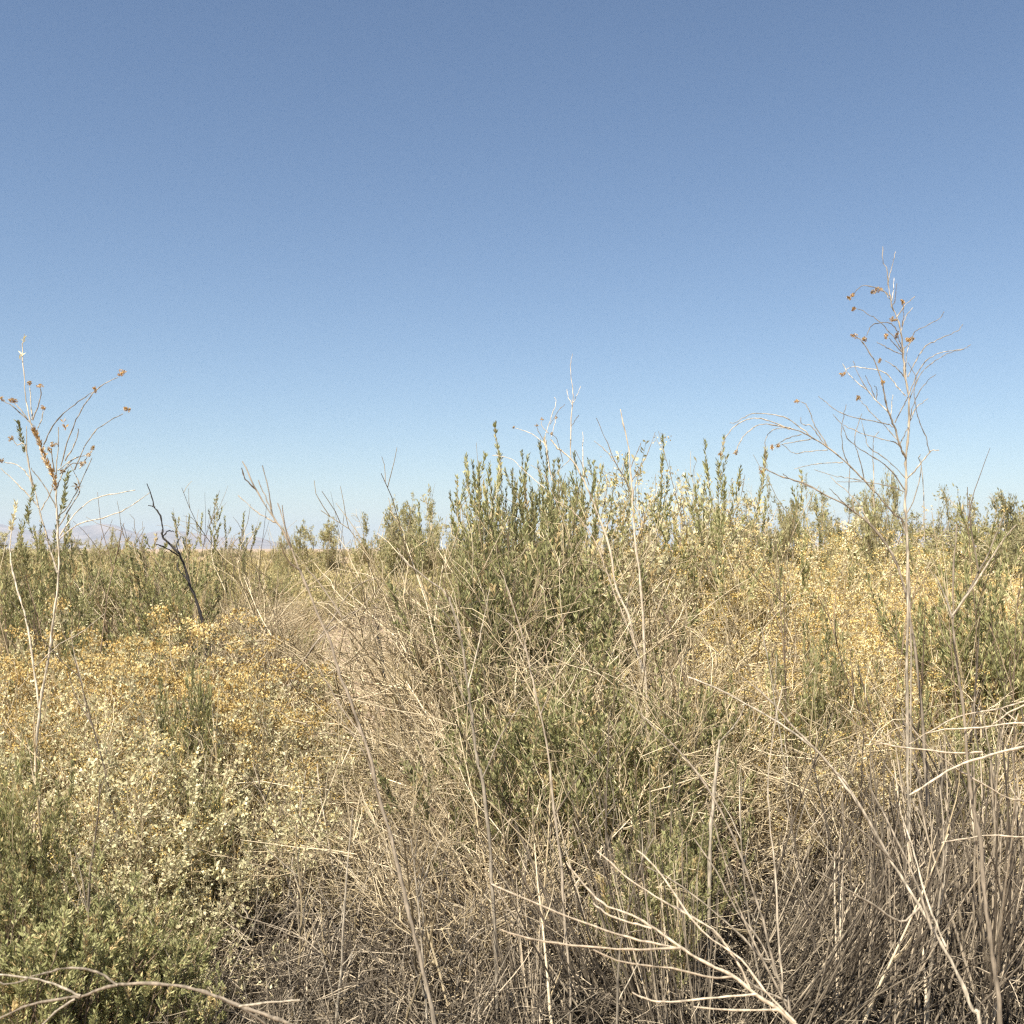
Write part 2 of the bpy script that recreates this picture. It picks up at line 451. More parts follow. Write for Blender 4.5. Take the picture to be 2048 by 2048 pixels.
BANK = {
    'leafy': [leafy(1.0, 15, 5, 1, .16), leafy(1.0, 12, 6, 1, .14), leafy(1.0, 17, 4, 1, .18), leafy(1.0, 14, 5, 1, .15), leafy(1.0, 10, 6, 1, .12)],
    'wand': [leafy(1.7, 13, 5, .8, .12, (.02, .034), (.006, .009)), leafy(1.7, 10, 5, .85, .12, (.02, .034), (.006, .009)), leafy(1.7, 12, 5, .8, .12, (.02, .034), (.006, .009)), leafy(1.7, 11, 4, .9, .12, (.02, .034), (.006, .009))],
    'spike': [leafy(1.7, 4, 3, .9, .07, (.02, .034), (.006, .009)), leafy(1.7, 3, 4, .9, .06, (.02, .034), (.006, .009)), leafy(1.7, 5, 3, .9, .1, (.02, .034), (.006, .009))],
    'pale': [golden(.95, .10, 20, .55, 1.35), golden(.95, .05, 20, .6, 1.35), golden(.95, .2, 18, .5, 1.35)],
    'ochre': [golden(.95, 1.3, 18, .45, 1.2, 'cream', 2.0), golden(.95, 1.1, 18, .45, 1.2, 'cream', 1.8), golden(.95, 1.5, 16, .4, 1.2, 'cream', 2.2)],
    'golden': [golden(1.1, .75, 22, .5, .95, 'honey'), golden(1.1, .9, 22, .55, .95, 'honey'), golden(1.1, .6, 24, .5, .95, 'honey')],
    'twiggy': [twiggy(.9), twiggy(.9, 30), twiggy(.9, 36, 'straw', .6), twiggy(.9, 34, 'straw', .8, -.04)],
    'tangle': [tangle(.5), tangle(.5, 38, 'grey', 1.6, -.09), tangle(.5, 30, 'grey', 1.3, -.08), tangle(.5, 34, 'grey', 1.2, -.05), tangle(.5, 36, 'grey', 1.8, -.06)],
    'stems': [bare_stems(.95), bare_stems(.95, 40), bare_stems(.95, 46), bare_stems(.9, 38)],
    'tuft': [tuft(.55), tuft(.5), tuft(.6, 220), tuft(.45, 160, 'grey')],
}


def mesh_z(me):
    c = np.empty(len(me.vertices) * 3, np.float32); me.vertices.foreach_get('co', c)
    return c.reshape(-1, 3)


BANK_H = {k: float(np.mean([max(np.percentile(mesh_z(me)[:, 2], 98) for _, me in v) for v in vs])) for k, vs in BANK.items()}
INFO = {
    'leafy': ('leafy_shrub', 'shrub', 'green narrow-leaved shrub', 'green shrubs growing in the scrub'),
    'wand': ('leafy_shrub', 'shrub', 'tall green shrub with upright leafy wands', 'tall green shrubs on the skyline'),
    'spike': ('leafy_shrub', 'shrub', 'slender green shrub of few spiky wands', 'slender green shrubs on the skyline'),
    'pale': ('pale_shrub', 'shrub', 'pale cream-leaved shrub', 'cream-leaved shrubs'),
    'ochre': ('seeding_shrub', 'shrub', 'cream shrub topped with ochre seed clusters', 'cream shrubs with ochre clusters'),
    'golden': ('seeding_shrub', 'shrub', 'golden seeding shrub', 'golden shrubs of the thicket'),
    'twiggy': ('twiggy_shrub', 'shrub', 'leafless straw-coloured twiggy shrub', 'dry twiggy shrubs'),
    'tangle': ('dead_shrub', 'shrub', 'low grey tangle of dead twigs', 'collapsed dead shrubs'),
    'stems': ('bare_shrub', 'shrub', 'clump of bare grey stems', 'clumps of dead upright stems'),
    'tuft': ('grass_tuft', 'grass', 'dry straw grass tuft', 'dry grass tufts'),
}
PLACED = []           # (object, kind, u, v, depth): labelled at the end


def plant(kind, u, Y, top=None, h=None, wide=1.0, lean=(0, 0)):
    """a plant of a kind standing Y metres away below column u; its height comes from where its top shows, or h"""
    if h is None: h = CAM_H - (top - HOR) / FPX * Y
    s = h / BANK_H[kind]
    x = (u - 1024.0) / FPX * Y
    e = empty(INFO[kind][0], (x, Y, float(gz(x, Y))))
    e.rotation_euler = (lean[0] + random.uniform(-.06, .06), lean[1] + random.uniform(-.06, .06), random.uniform(0, 6.283))
    if kind == 'stems': e.rotation_euler = (random.uniform(-.2, .1), float(np.interp(u, [1050, 1250, 1400, 1600, 1800, 2000], [-.5, -.55, .1, .6, .35, .1])) + random.uniform(-.4, .4), random.uniform(-.8, .8))
    sw = s * wide
    if s < 1 and wide == 1: sw = s ** .6
    e.scale = (sw, sw, s)
    for nm, me in random.choice(BANK[kind]):
        put(nm, me, e)
    PLACED.append((e, kind, u, HOR + (CAM_H - h * .6) / Y * FPX, Y))
    return e


# the tall green wall in the middle and the wands that break the skyline
for u, Y, v in ((990, 5.9, 985), (1060, 6.0, 930), (1110, 6.3, 960), (1030, 6.7, 985), (70, 5.8, 1075)):
    plant('wand', u, Y, v, wide=.75)
for u, Y, v in ((940, 6.0, 965), (905, 6.3, 1000), (1040, 5.5, 925), (1070, 5.7, 905), (1100, 5.8, 935), (1372, 6.2, 925), (1390, 6.3, 955), (1505, 5.6, 940), (1605, 6.2, 985), (1280, 6.0, 950), (15, 5.2, 1040), (55, 5.0, 1030), (408, 9.5, 1030), (440, 9.2, 1020), (1165, 5.6, 970)):
    plant('spike', u, Y, v, wide=.8)
for u, Y, v, k in ((970, 5.1, 1120, .7), (1020, 4.8, 1140, .7), (1075, 5.0, 1090, .7), (955, 5.5, 1130, .6),  (1130, 4.7, 1170, .7), (1000, 4.3, 1240, .7), (1090, 4.1, 1290, .7), 
                (1190, 3.9, 1340, .7), (1290, 3.8, 1370, .7), (1390, 4.0, 1350, .7), (1140, 3.5, 1410, .8), (1235, 3.4, 1430, .8), (1060, 3.4, 1450, .8), (1330, 3.5, 1440, .8), (1030, 3.8, 1340, .7),
                (1430, 3.9, 1390, .6), (1670, 4.2, 1240, .4), (1640, 4.0, 1300, .4), (1960, 4.4, 1150, .55), (2020, 4.6, 1110, .6), (2050, 4.2, 1180, .6), (1905, 3.8, 1400, .5), (1940, 3.5, 1470, .6), (1325, 2.75, 1680, .7), (1385, 3.0, 1600, .6),
                (290, 8.0, 1090, .8), (225, 8.6, 1095, .7), (130, 9.2, 1115, .7), (170, 7.0, 1175, .7), (60, 8.6, 1120, .7), (330, 7.0, 1165, .7),
                (372, 3.7, 1345, .35), (15, 2.9, 1560, .7), (60, 2.6, 1720, .7), (115, 2.5, 1810, .8), (190, 2.5, 1840, .8), (265, 2.6, 1800, .7), (30, 2.3, 1800, .8), (410, 3.2, 1540, .4), (30, 2.9, 1490, .4), (90, 2.75, 1740, .6),
                (150, 2.35, 1890, .8), (300, 2.5, 1870, .8), (15, 3.5, 1510, .6), (640, 8.0, 1330, 1), (850, 8.8, 1330, .7), (800, 7.4, 1385, .7), (560, 9.5, 1270, 1), (620, 10.5, 1260, 1), (500, 9, 1240, 1)):
    plant('leafy', u, Y, v, wide=min(1.0, k * 1.3))
# cream and ochre shrubs, near to the left
for u, Y, v in ((60, 4.8, 1275), (150, 4.9, 1265), (215, 4.6, 1255), (300, 4.5, 1262), (370, 4.8, 1225), (430, 4.6, 1235), (500, 4.6, 1270), (140, 4.2, 1320), (250, 4.1, 1305), (350, 4.0, 1330), (15, 4.2, 1310), (455, 4.1, 1340), (70, 4.0, 1370)):
    plant('ochre', u, Y, v, wide=.85)
for u, Y, v in ((560, 4.8, 1360), (240, 3.6, 1375), (110, 3.6, 1390), (520, 4.1, 1400), (330, 3.4, 1425), (40, 3.7, 1400), (290, 3.9, 1370), (640, 5.2, 1415), (720, 4.9, 1445), (790, 5.2, 1435), (690, 4.3, 1485), (540, 3.6, 1480), (840, 4.6, 1470),
                (50, 7.6, 1150), (150, 7.2, 1190), (180, 3.15, 1460), (60, 3.2, 1500), (330, 3.05, 1520), (430, 3.4, 1450), (400, 3.7, 1400), (180, 3.8, 1370), (250, 3.0, 1560)):
    plant('pale', u, Y, v, wide=.95)
# the golden thicket
for u, Y, v in ((1440, 7.3, 1045), (1540, 6.9, 1050), (1640, 6.8, 1055), (1740, 6.6, 1065), (1840, 6.5, 1075), (1930, 6.6, 1100), (1490, 6.2, 1100), (1590, 5.9, 1120),
                (1700, 5.8, 1130), (1800, 5.7, 1140), (1890, 5.6, 1150), (1450, 5.5, 1160), (1540, 5.2, 1200), (1640, 5.0, 1210), (1760, 4.9, 1220), (1850, 4.9, 1230), (1470, 4.7, 1270), (1700, 4.4, 1300), (1800, 4.4, 1310), (1560, 4.5, 1290), (1880, 4.2, 1340), (1600, 4.0, 1390), (1760, 3.9, 1400)):
    plant('golden', u, Y, v)
for u, Y, v in ((1180, 7.8, 985), (1225, 7.2, 960), (1290, 7.0, 945), (1345, 7.0, 955), (1405, 7.2, 990), (1320, 6.4, 1010), (1240, 6.4, 1030), (1390, 6.2, 1060), (1190, 6.6, 1020)):
    plant('pale', u, Y, v, wide=.8)
for u, Y, h in ((30, 7.5, .6), (100, 7.0, .65), (190, 8.0, .7), (260, 9.0, .7), (340, 9.5, .7), (380, 8.2, .65), (440, 8.8, .6), (470, 7.6, .55), (540, 8.0, .55), (600, 8.8, .5), (560, 10.5, .6), (480, 11, .65), (300, 11, .7), (120, 11, .75), (820, 9.5, .6), (870, 10.5, .7), (760, 11.0, .55), (900, 8.8, .7)):
    plant('tuft', u, Y, h=h, wide=1.5)
# dry twigs between them
for u, Y, v in ((1160, 5.0, 1170), (1250, 4.9, 1190), (1330, 5.0, 1200), (1060, 5.4, 1150), (1210, 4.4, 1290), (1300, 4.3, 1300), (1130, 4.3, 1330), (1380, 4.7, 1260), (930, 4.6, 1360),
                (860, 4.0, 1450), (980, 3.7, 1440), (1010, 5.7, 1100), (1450, 4.4, 1390), (1560, 3.8, 1450), (1660, 3.9, 1420), (1760, 4.0, 1420), 
                (1090, 3.9, 1290), (1000, 4.1, 1240), (1170, 4.1, 1240), (1260, 3.7, 1330), (960, 5.0, 1110), (1350, 3.9, 1300), (1120, 5.2, 1090), (430, 8.2, 1075), (480, 9.0, 1170), (1850, 3.4, 1480), (2000, 3.6, 1400), (1010, 3.1, 1560), (900, 3.3, 1540), (760, 3.8, 1530)):
    plant('twiggy', u, Y, v)
for u, Y, h in ((700, 3.4, .5), (800, 3.2, .5), (610, 3.3, .5), (520, 3.0, .42), (900, 3.0, .45), (1000, 2.9, .45), (850, 2.7, .40), (650, 2.75, .42), (750, 3.0, .45), (560, 2.6, .36), (450, 2.65, .36),
                (1090, 3.1, .5), (960, 3.5, .5), (1130, 2.7, .4), (400, 2.4, .3), (700, 2.45, .32), (950, 2.5, .32), (1400, 3.4, .4), (1500, 3.1, .45), (1600, 3.4, .5), (1250, 3.0, .4), (1700, 3.1, .45),
                (1800, 3.0, .4), (1900, 3.1, .45), (1450, 2.6, .3), (1950, 2.6, .3), (820, 4.2, .5), (640, 3.9, .45), (560, 3.7, .42), (300, 3.0, .4), (800, 2.3, .25), (600, 2.3, .25), (480, 2.3, .22),
                (780, 17.5, .75), (840, 17.0, .6), (1500, 3.7, .4), (1750, 3.5, .5)):
    plant('tangle', u, Y, h=h, wide=1.15 * h / .45)
for u, Y, h in ((1270, 2.75, .66), (1370, 2.6, .55), (1180, 2.95, .6), (1480, 2.85, .62), (1570, 2.65, .62), (1640, 2.95, .68), (1720, 2.6, .64), (1800, 2.9, .7), (1880, 2.65, .66), (1960, 2.9, .75),
                (2040, 2.75, .8), (1750, 3.4, .7), (1850, 3.7, .8), (1960, 3.8, .85), (1650, 3.7, .65), (1560, 3.5, .6), (1120, 3.5, .6), (1050, 2.6, .45), (2010, 3.3, .8), (1330, 3.1, .6)):
    plant('stems', u, Y, h=h, wide=h)

# ------------------------------------------------------------------ the middle distance
SAND = [(-1.6, 16.6, 1.15, 2.6), (-1.65, 9.5, .8, .75), (-1.9, 12.6, .35, 1.2)]      # bare patches: x, y, half width, half depth


def bare(x, y, grow_by=0.0):
    return any(((x - a) / (c + grow_by)) ** 2 + ((y - b) / (e + grow_by)) ** 2 < 1 for a, b, c, e in SAND)


cnt = 0
while cnt < 105:
    Y = random.uniform(8.5, 24) ; u = random.uniform(-60, 2108); x = (u - 1024) / FPX * Y
    if bare(x, Y, .35) or (u > 880 and Y < 11): continue
    k = random.choices(['leafy', 'twiggy', 'pale', 'tuft', 'golden'], [2.2, 2.5, 2, 5, 1 if u > 1200 else .2])[0]
    hh = {'leafy': (.5, .95), 'twiggy': (.45, .8), 'pale': (.4, .7), 'tuft': (.4, .65), 'golden': (.7, 1.0)}[k]
    plant(k, u, Y, h=random.uniform(*hh), wide=random.uniform(.8, 1.1) if k != 'tuft' else 1.6)
    cnt += 1

# scrub that only reads as one mass, 18 m and beyond
g = Geo()
N = 1500
Yf = 16 * (200 / 16.0) ** (rng.random(N) ** 1.25)
uf = rng.uniform(-150, 2200, N)
for Y, u in zip(Yf, uf):
    x = (u - 1024) / FPX * Y
    if bare(x, Y, .3): continue
    h = rng.uniform(.35, .95) * (1.0 if Y < 60 else 1.15); w = h * rng.uniform(.5, 1.0)
    c = int(np.clip(26000 / Y, 260, 1300))
    sz = .011 + Y * .0006
    tone = rng.choice([.2, .45, .6, .7], p=[.28, .22, .25, .25])
    a = rng.uniform(0, 6.283, c); r = w * np.sqrt(rng.random(c)); zz = h * rng.random(c) ** .7 * np.sqrt(np.clip(1 - (r / w) ** 2 * rng.uniform(.5, 1.1, c), .02, 1))
    lump = 1 + .25 * np.sin(a * 3 + Y) + .2 * np.sin(a * 5 - u)
    q = np.stack([x + r * lump * np.cos(a), Y + r * lump * np.sin(a), zz], 1)
    dd = rng.normal(size=(c, 3)) * [.5, .5, .3] + [0, 0, 1]
    g.leaves(q, dd, sz * rng.uniform(1.2, 4.5, c), sz * rng.uniform(.4, .8, c), tint=np.clip(rng.normal(tone, .16, c), 0, 1))
o = put('scrub_cover', g.mesh('scrub_cover', M['scrub']))
tag(o, 'low olive and straw scrub spreading over the plain to the horizon', 'scrub', kind='stuff')

# dead twigs and leaf litter on the ground close by
g = Geo()
n = 42000
Y = rng.uniform(1.9, 8.5, n) ** 1.0; Y = 1.9 + (Y - 1.9) * rng.random(n) ** .6
u = rng.uniform(-200, 2250, n); x = (u - 1024) / FPX * Y
ok = np.array([not bare(a, b) for a, b in zip(x, Y)])
x, Y = x[ok], Y[ok]; n = len(x)
b = np.stack([x, Y, gz(x, Y) + rng.random(n) ** 2 * .09 + .004], 1)
s = grow(b, rng.normal(size=(n, 3)) * [1, 1, .22], rng.uniform(.04, .22, n), 4, .15, -.03)
s[:, :, 2] = np.maximum(s[:, :, 2], gz(s[:, :, 0], s[:, :, 1]) + .003)
g.tubes(s, taper(n, 4, rng.uniform(.0012, .0032, n), .001), 3)
m = 30000
idx = rng.integers(0, n, m)
q = s[idx, 1] + rng.normal(size=(m, 3)) * [.05, .05, .0]; q[:, 2] = gz(q[:, 0], q[:, 1]) + rng.random(m) * .03 + .004
g.leaves(q, rng.normal(size=(m, 3)) * [1, 1, .3], rng.uniform(.008, .03, m), rng.uniform(.003, .009, m), tint=rng.random(m) ** 1.6)
o = put('twig_litter', g.mesh('twig_litter', M['litter'], True))
tag(o, 'fallen dead twigs littering the ground under the shrubs', 'litter', kind='stuff')


# ------------------------------------------------------------------ far trees and tall bushes
TREES = [  # u, depth, top row, width in px, label
    (572, 33, 1062, 62, 'small dark bushy tree beside the rounded olive tree beyond the plain', .9),
    (648, 34, 1046, 110, 'rounded olive tree standing alone beyond the open grassy gap', 1.0),
    (785, 26, 1012, 100, 'olive tree leaning out of the large bush beside the open gap', 1.1),
    (835, 25, 1002, 150, 'large grey-green bush behind the tall leafy wands', 1.0),
    (880, 27, 1030, 100, 'grey bush half hidden behind the large bush and the wands', .8),
    (180, 52, 1082, 60, 'small round tree on the horizon beside the mountain foot', .9),
    (335, 48, 1086, 60, 'low round tree on the horizon behind the burnt black branch', .9),
    (470, 60, 1090, 70, 'tiny olive tree on the horizon under the end of the mountains', .9),
    (232, 36, 1062, 70, 'olive tree in front of the twin mountain peaks', .9),
    (30, 38, 1068, 120, 'dark tree behind the green shrubs below the seed stalk', 1.0),
    (120, 42, 1076, 90, 'low dark tree below the mountain foot', .9),
    (1560, 30, 975, 80, 'dense olive tree behind the golden thicket', 1.0),
    (1612, 31, 968, 60, 'slim olive tree next to the dense one behind the thicket', .8),
    (1690, 32, 990, 90, 'wide low tree behind the thicket', .9),
    (1505, 33, 1000, 90, 'pale tree behind the upright green wand', .9),
    (1752, 24, 958, 56, 'tawny feathery tree crossed by the arching seed branch', .7),
    (1838, 29, 1030, 80, 'grey twiggy tree behind the tall pale stalk', .7),
    (1906, 28, 985, 34, 'narrow leaning grey-green tree on the skyline', .5),
    (1965, 27, 985, 90, 'open-crowned tree with gaps of sky in it', .6),
    (2040, 25, 975, 100, 'dark rounded tree cut by the frame edge', 1.0),
    (1900, 24, 1050, 120, 'broad brown-green bush below the narrow leaning tree', .9),
    (2000, 22, 1050, 120, 'broad olive bush below the open-crowned tree', 1.0),
    (1420, 34, 1020, 100, 'low grey tree behind the cream shrub', .8),
    (960, 40, 1035, 110, 'grey tree seen through the leafy wands', .6),
    (1790, 26, 1040, 100, 'olive bush filling the gap behind the golden thicket', .9),
]
for u, Y, v, w, lab, dens in TREES:
    h = CAM_H - (v - HOR) / FPX * Y; wm = w / FPX * Y
    e = empty('distant_tree', ((u - 1024) / FPX * Y, Y, 0))
    tag(e, lab, 'tree', 'trees on the skyline')
    e.rotation_euler.z = random.uniform(0, 6.28)
    hb_ = 2.4
    parts = tree(hb_, 2.0, .075, 23, dens)
    cc = mesh_z(parts[1][1]); zs = float(np.percentile(cc[:, 2], 99.3)); xs = float(np.percentile(np.abs(cc[:, 0]), 97))
    wm *= 1.9 if u > 1300 else 1.0
    e.scale = (wm * .5 / xs, wm * .5 / xs, h / zs)
    for nm, me in parts: put(nm, me, e)


# ------------------------------------------------------------------ single stalks and branches, each followed from the photograph
def smooth(pts, m=4):
    P = np.asarray(pts, float)
    if len(P) < 3: P = np.stack([P[0], P[0] * .66 + P[-1] * .34, P[0] * .33 + P[-1] * .67, P[-1]])
    Q = np.concatenate([[2 * P[0] - P[1]], P, [2 * P[-1] - P[-2]]])
    out = []
    for i in range(1, len(Q) - 2):
        for t in np.arange(m) / m:
            a, b_, c, d_ = Q[i - 1], Q[i], Q[i + 1], Q[i + 2]
            out.append(.5 * (2 * b_ + (c - a) * t + (2 * a - 5 * b_ + 4 * c - d_) * t * t + (3 * b_ - a - 3 * c + d_) * t ** 3))
    out.append(P[-1])
    return np.array(out)


class Stalk:
    """a thing made of stems and branches; points are given in a crop of the photograph (x0, y0, scale)"""
    def __init__(self, name, label, cat, Y, crop, mat, base=None, group=None):
        self.Y, self.crop, self.mat = Y, crop, M[mat]
        bx, by, bz = at(*base, Y) if base is not None else (0, Y, 0)
        self.e = empty(name, (bx, Y, 0 if base is not None else 0))
        self.o = np.array([bx, Y, 0.0])
        tag(self.e, label, cat, group)

    def px(self, p):
        x0, y0, s = self.crop
        return (x0 + p[0] * s, y0 + p[1] * s)

    def path(self, pts, dy0=0.0, dy1=None, raw=()):
        if dy1 is None: dy1 = dy0 + random.uniform(-.5, .5) * self.Y * .08
        q = [self.px(p) for p in pts] + list(raw)
        q = smooth(q)
        s = np.linspace(0, 1, len(q))
        w = rng.normal(size=(len(q), 2)) * .6
        return np.array([at(a + w_[0], b_ + w_[1], self.Y + dy0 * (1 - t) + dy1 * t) for (a, b_), t, w_ in zip(q, s, w)]) - self.o

    def rod(self, name, pts, w0, w1, dy0=0.0, dy1=None, raw=(), sides=7, mat=None):
        """w0, w1: widths in photograph pixels"""
        P = self.path(pts, dy0, dy1, raw)
        g = Geo()
        k = len(P)
        rad = taper(1, k, w0 * .74 * self.Y / FPX / 2, w1 * .8 * self.Y / FPX / 2) * (1 + .18 * rng.normal(size=(1, k)))
        g.tubes(P[None], np.abs(rad), sides, tint=np.array([rng.random()]))
        put(name, g.mesh(name, mat or self.mat, True), self.e)
        self.last = P
        return P

    def head(self, name, p, size):
        c = at(*self.px(p), self.Y) - self.o if not isinstance(p, np.ndarray) else p
        r = size * self.Y / FPX / 2
        g = Geo()
        n = 9
        cc = c + rng.normal(size=(n, 3)) * r * .42
        for q in cc:
            m = 16
            dd = norm(rng.normal(size=(m, 3)) + [0, 0, .2])
            g.leaves(q + dd * r * .12, dd, r * rng.uniform(.35, .6, m), r * rng.uniform(.25, .4, m), fold=.15)
        put(name, g.mesh(name, M['head']), self.e)

    def spray(self, pts, dens, mats=('green', .5), L=.022):
        P = self.path(pts, 0, 0)[::-1]
        ln = np.linalg.norm(np.diff(P, axis=0), axis=1).sum()
        c = int(ln * dens)
        q, tg = along(P[None], rng.random(c), np.zeros(c, int))
        r = norm(np.cross(tg, rng.normal(size=tg.shape)))
        g = Geo(); g.leaves(q, tg * .8 + r * rng.uniform(.3, .8, (c, 1)), L * rng.uniform(.6, 1.2, c), L * .22 * rng.uniform(.8, 1.3, c), tint=np.clip(rng.normal(mats[1], .2, c), 0, 1))
        put('leaf_spray', g.mesh('leaf_spray', M[mats[0]]), self.e)


S7 = 700 / 1932.0
# --- the tall pale stalk with round seed heads
t = Stalk('tall_stalk', 'tallest pale dead stalk, rising high into the sky with round brown seed heads', 'dead stalk', 2.7, (1348, 450, S7), 'pale', (1818, 2115))
t.rod('main_stem', [(1290, 3400), (1290, 2900), (1287, 2300), (1290, 1930), (1288, 1720), (1276, 1550), (1283, 1400), (1280, 1290), (1297, 1100), (1295, 950), (1275, 830), (1265, 700), (1255, 600), (1235, 520), (1205, 450), (1190, 380), (1180, 310), (1175, 250), (1155, 190), (1153, 118)],
      8, 1.5, 0, 0, raw=())
BR = [
    ([(1280, 1290), (1260, 1250), (1240, 1200), (1215, 1110), (1190, 1050), (1165, 960), (1150, 880), (1120, 780), (1075, 700), (1035, 640), (1010, 620)], 6, 2.0, [(995, 612)]),
    ([(1190, 1040), (1130, 980), (1060, 910), (990, 850), (955, 810), (930, 765)], 3.2, 1.6, []),
    ([(1280, 945), (1230, 890), (1170, 820), (1100, 795), (1010, 785), (965, 790), (940, 815)], 3, 1.6, [(932, 822)]),
    ([(1275, 840), (1240, 800), (1205, 770), (1165, 750)], 3, 1.6, [(1141, 748)]),
    ([(1265, 710), (1215, 655), (1190, 625)], 2.6, 1.6, [(1172, 612)]),
    ([(1258, 700), (1230, 640), (1190, 590), (1130, 530), (1070, 490), (1015, 462)], 2.8, 1.5, [(995, 461)]),
    ([(1240, 590), (1200, 545), (1150, 538), (1100, 548), (1078, 575), (1065, 610)], 2.6, 1.5, [(1050, 628)]),
    ([(1190, 390), (1160, 365), (1110, 345), (1050, 333), (1020, 350), (990, 385)], 2.6, 1.5, [(962, 396), (988, 386)]),
    ([(1192, 410), (1165, 372), (1140, 362)], 2.4, 1.5, [(1122, 358), (1095, 376), (1142, 356)]),
    ([(1292, 840), (1340, 740), (1390, 670), (1450, 635), (1530, 600), (1575, 575), (1597, 547)], 3.2, 1.5, []),
    ([(1292, 950), (1330, 850), (1360, 790), (1410, 735), (1490, 700), (1580, 688), (1615, 675), (1635, 660)], 3, 1.4, []),
    ([(1294, 980), (1340, 860), (1380, 800), (1440, 750), (1530, 705), (1600, 685)], 3, 1.4, []),
    ([(1298, 1080), (1320, 1000), (1350, 930), (1390, 870), (1443, 822)], 2.8, 1.4, []),
    ([(1297, 1090), (1330, 1020), (1365, 985), (1403, 960)], 3, 1.6, []),
    ([(1262, 690), (1310, 640), (1330, 590), (1390, 560), (1460, 520), (1490, 478)], 2.8, 1.4, []),
    ([(1228, 510), (1270, 450), (1300, 420), (1333, 393)], 2.6, 1.4, []),
    ([(1250, 590), (1270, 530), (1290, 490), (1317, 457)], 2.4, 1.4, []),
    ([(1256, 560), (1268, 500), (1266, 445)], 2.2, 1.4, [(1264, 430)]),
    ([(1262, 690), (1245, 640), (1236, 612)], 2.2, 1.4, [(1229, 604)]),
    ([(1280, 850), (1282, 740), (1300, 650)], 3, 1.6, [(1290, 638), (1316, 630), (1302, 640)]),
    ([(1235, 520), (1215, 530)], 2, 1.4, [(1205, 522)]),
    ([(1205, 450), (1222, 400), (1232, 320)], 2.2, 1.2, []),
    ([(1198, 430), (1212, 360), (1215, 290)], 2.2, 1.2, []),
    ([(1183, 330), (1192, 270), (1208, 210), (1225, 147)], 2.6, 1.4, []),
    ([(1262, 720), (1200, 690), (1150, 665), (1120, 645)], 2.6, 1.4, []),
    ([(1285, 1400), (1340, 1345), (1400, 1270), (1425, 1245), (1460, 1245)], 4, 1.8, []),
    ([(1410, 1255), (1390, 1170), (1355, 1090), (1335, 1020), (1325, 920), (1335, 840), (1290, 760)], 2.4, 1.5, []),
    ([(1255, 1230), (1220, 1200), (1180, 1190), (1100, 1170), (1000, 1135), (930, 1100), (877, 1045)], 3, 1.4, []),
    ([(1218, 1115), (1160, 1095), (1060, 1075), (960, 1050), (890, 1020), (840, 980), (797, 945)], 3, 1.4, []),
    ([(1232, 1190), (1165, 1110), (1110, 1060), (1050, 990), (1024, 965)], 2.5, 1.5, [(1015, 957)]),
    ([(1245, 1215), (1270, 1160), (1300, 1100)], 3, 2, []),
    ([(1220, 1090), (1270, 990), (1292, 950)], 3, 2, []),
    ([(1280, 1470), (1200, 1360), (1130, 1300), (1030, 1240), (960, 1180), (930, 1110)], 3.4, 1.6, []),
    ([(1280, 1480), (1220, 1450), (1130, 1430), (1040, 1420), (900, 1418)], 3, 1.5, []),
    ([(1280, 1400), (1180, 1300), (1080, 1230), (1060, 1180), (1035, 1080)], 3, 1.5, []),
    ([(1175, 1000), (1160, 930), (1155, 885)], 2.5, 1.6, [(1153, 868)]),
    ([(1198, 1050), (1204, 980), (1208, 935)], 2, 1.8, []),
    ([(1080, 930), (1020, 830), (990, 750)], 2.2, 1.3, []),
    ([(1110, 955), (1080, 880), (1055, 830)], 2.2, 1.3, []),
    ([(1118, 965), (1120, 910), (1105, 885)], 2.2, 1.3, []),
    ([(1283, 1600), (1330, 1500), (1365, 1350), (1352, 1290), (1360, 1265)], 3, 1.6, []),
    ([(1380, 1750), (1380, 1600), (1375, 1450), (1362, 1290)], 3, 1.6, []),
]
for pts, w0, w1, heads in BR:
    t.rod('branch', pts, w0, w1, 0, None, sides=5)
    for hp in heads:
        t.head('seed_head', t.last[-1] + (at(*t.px(hp), t.Y) - at(*t.px(pts[-1]), t.Y)), 10.5)

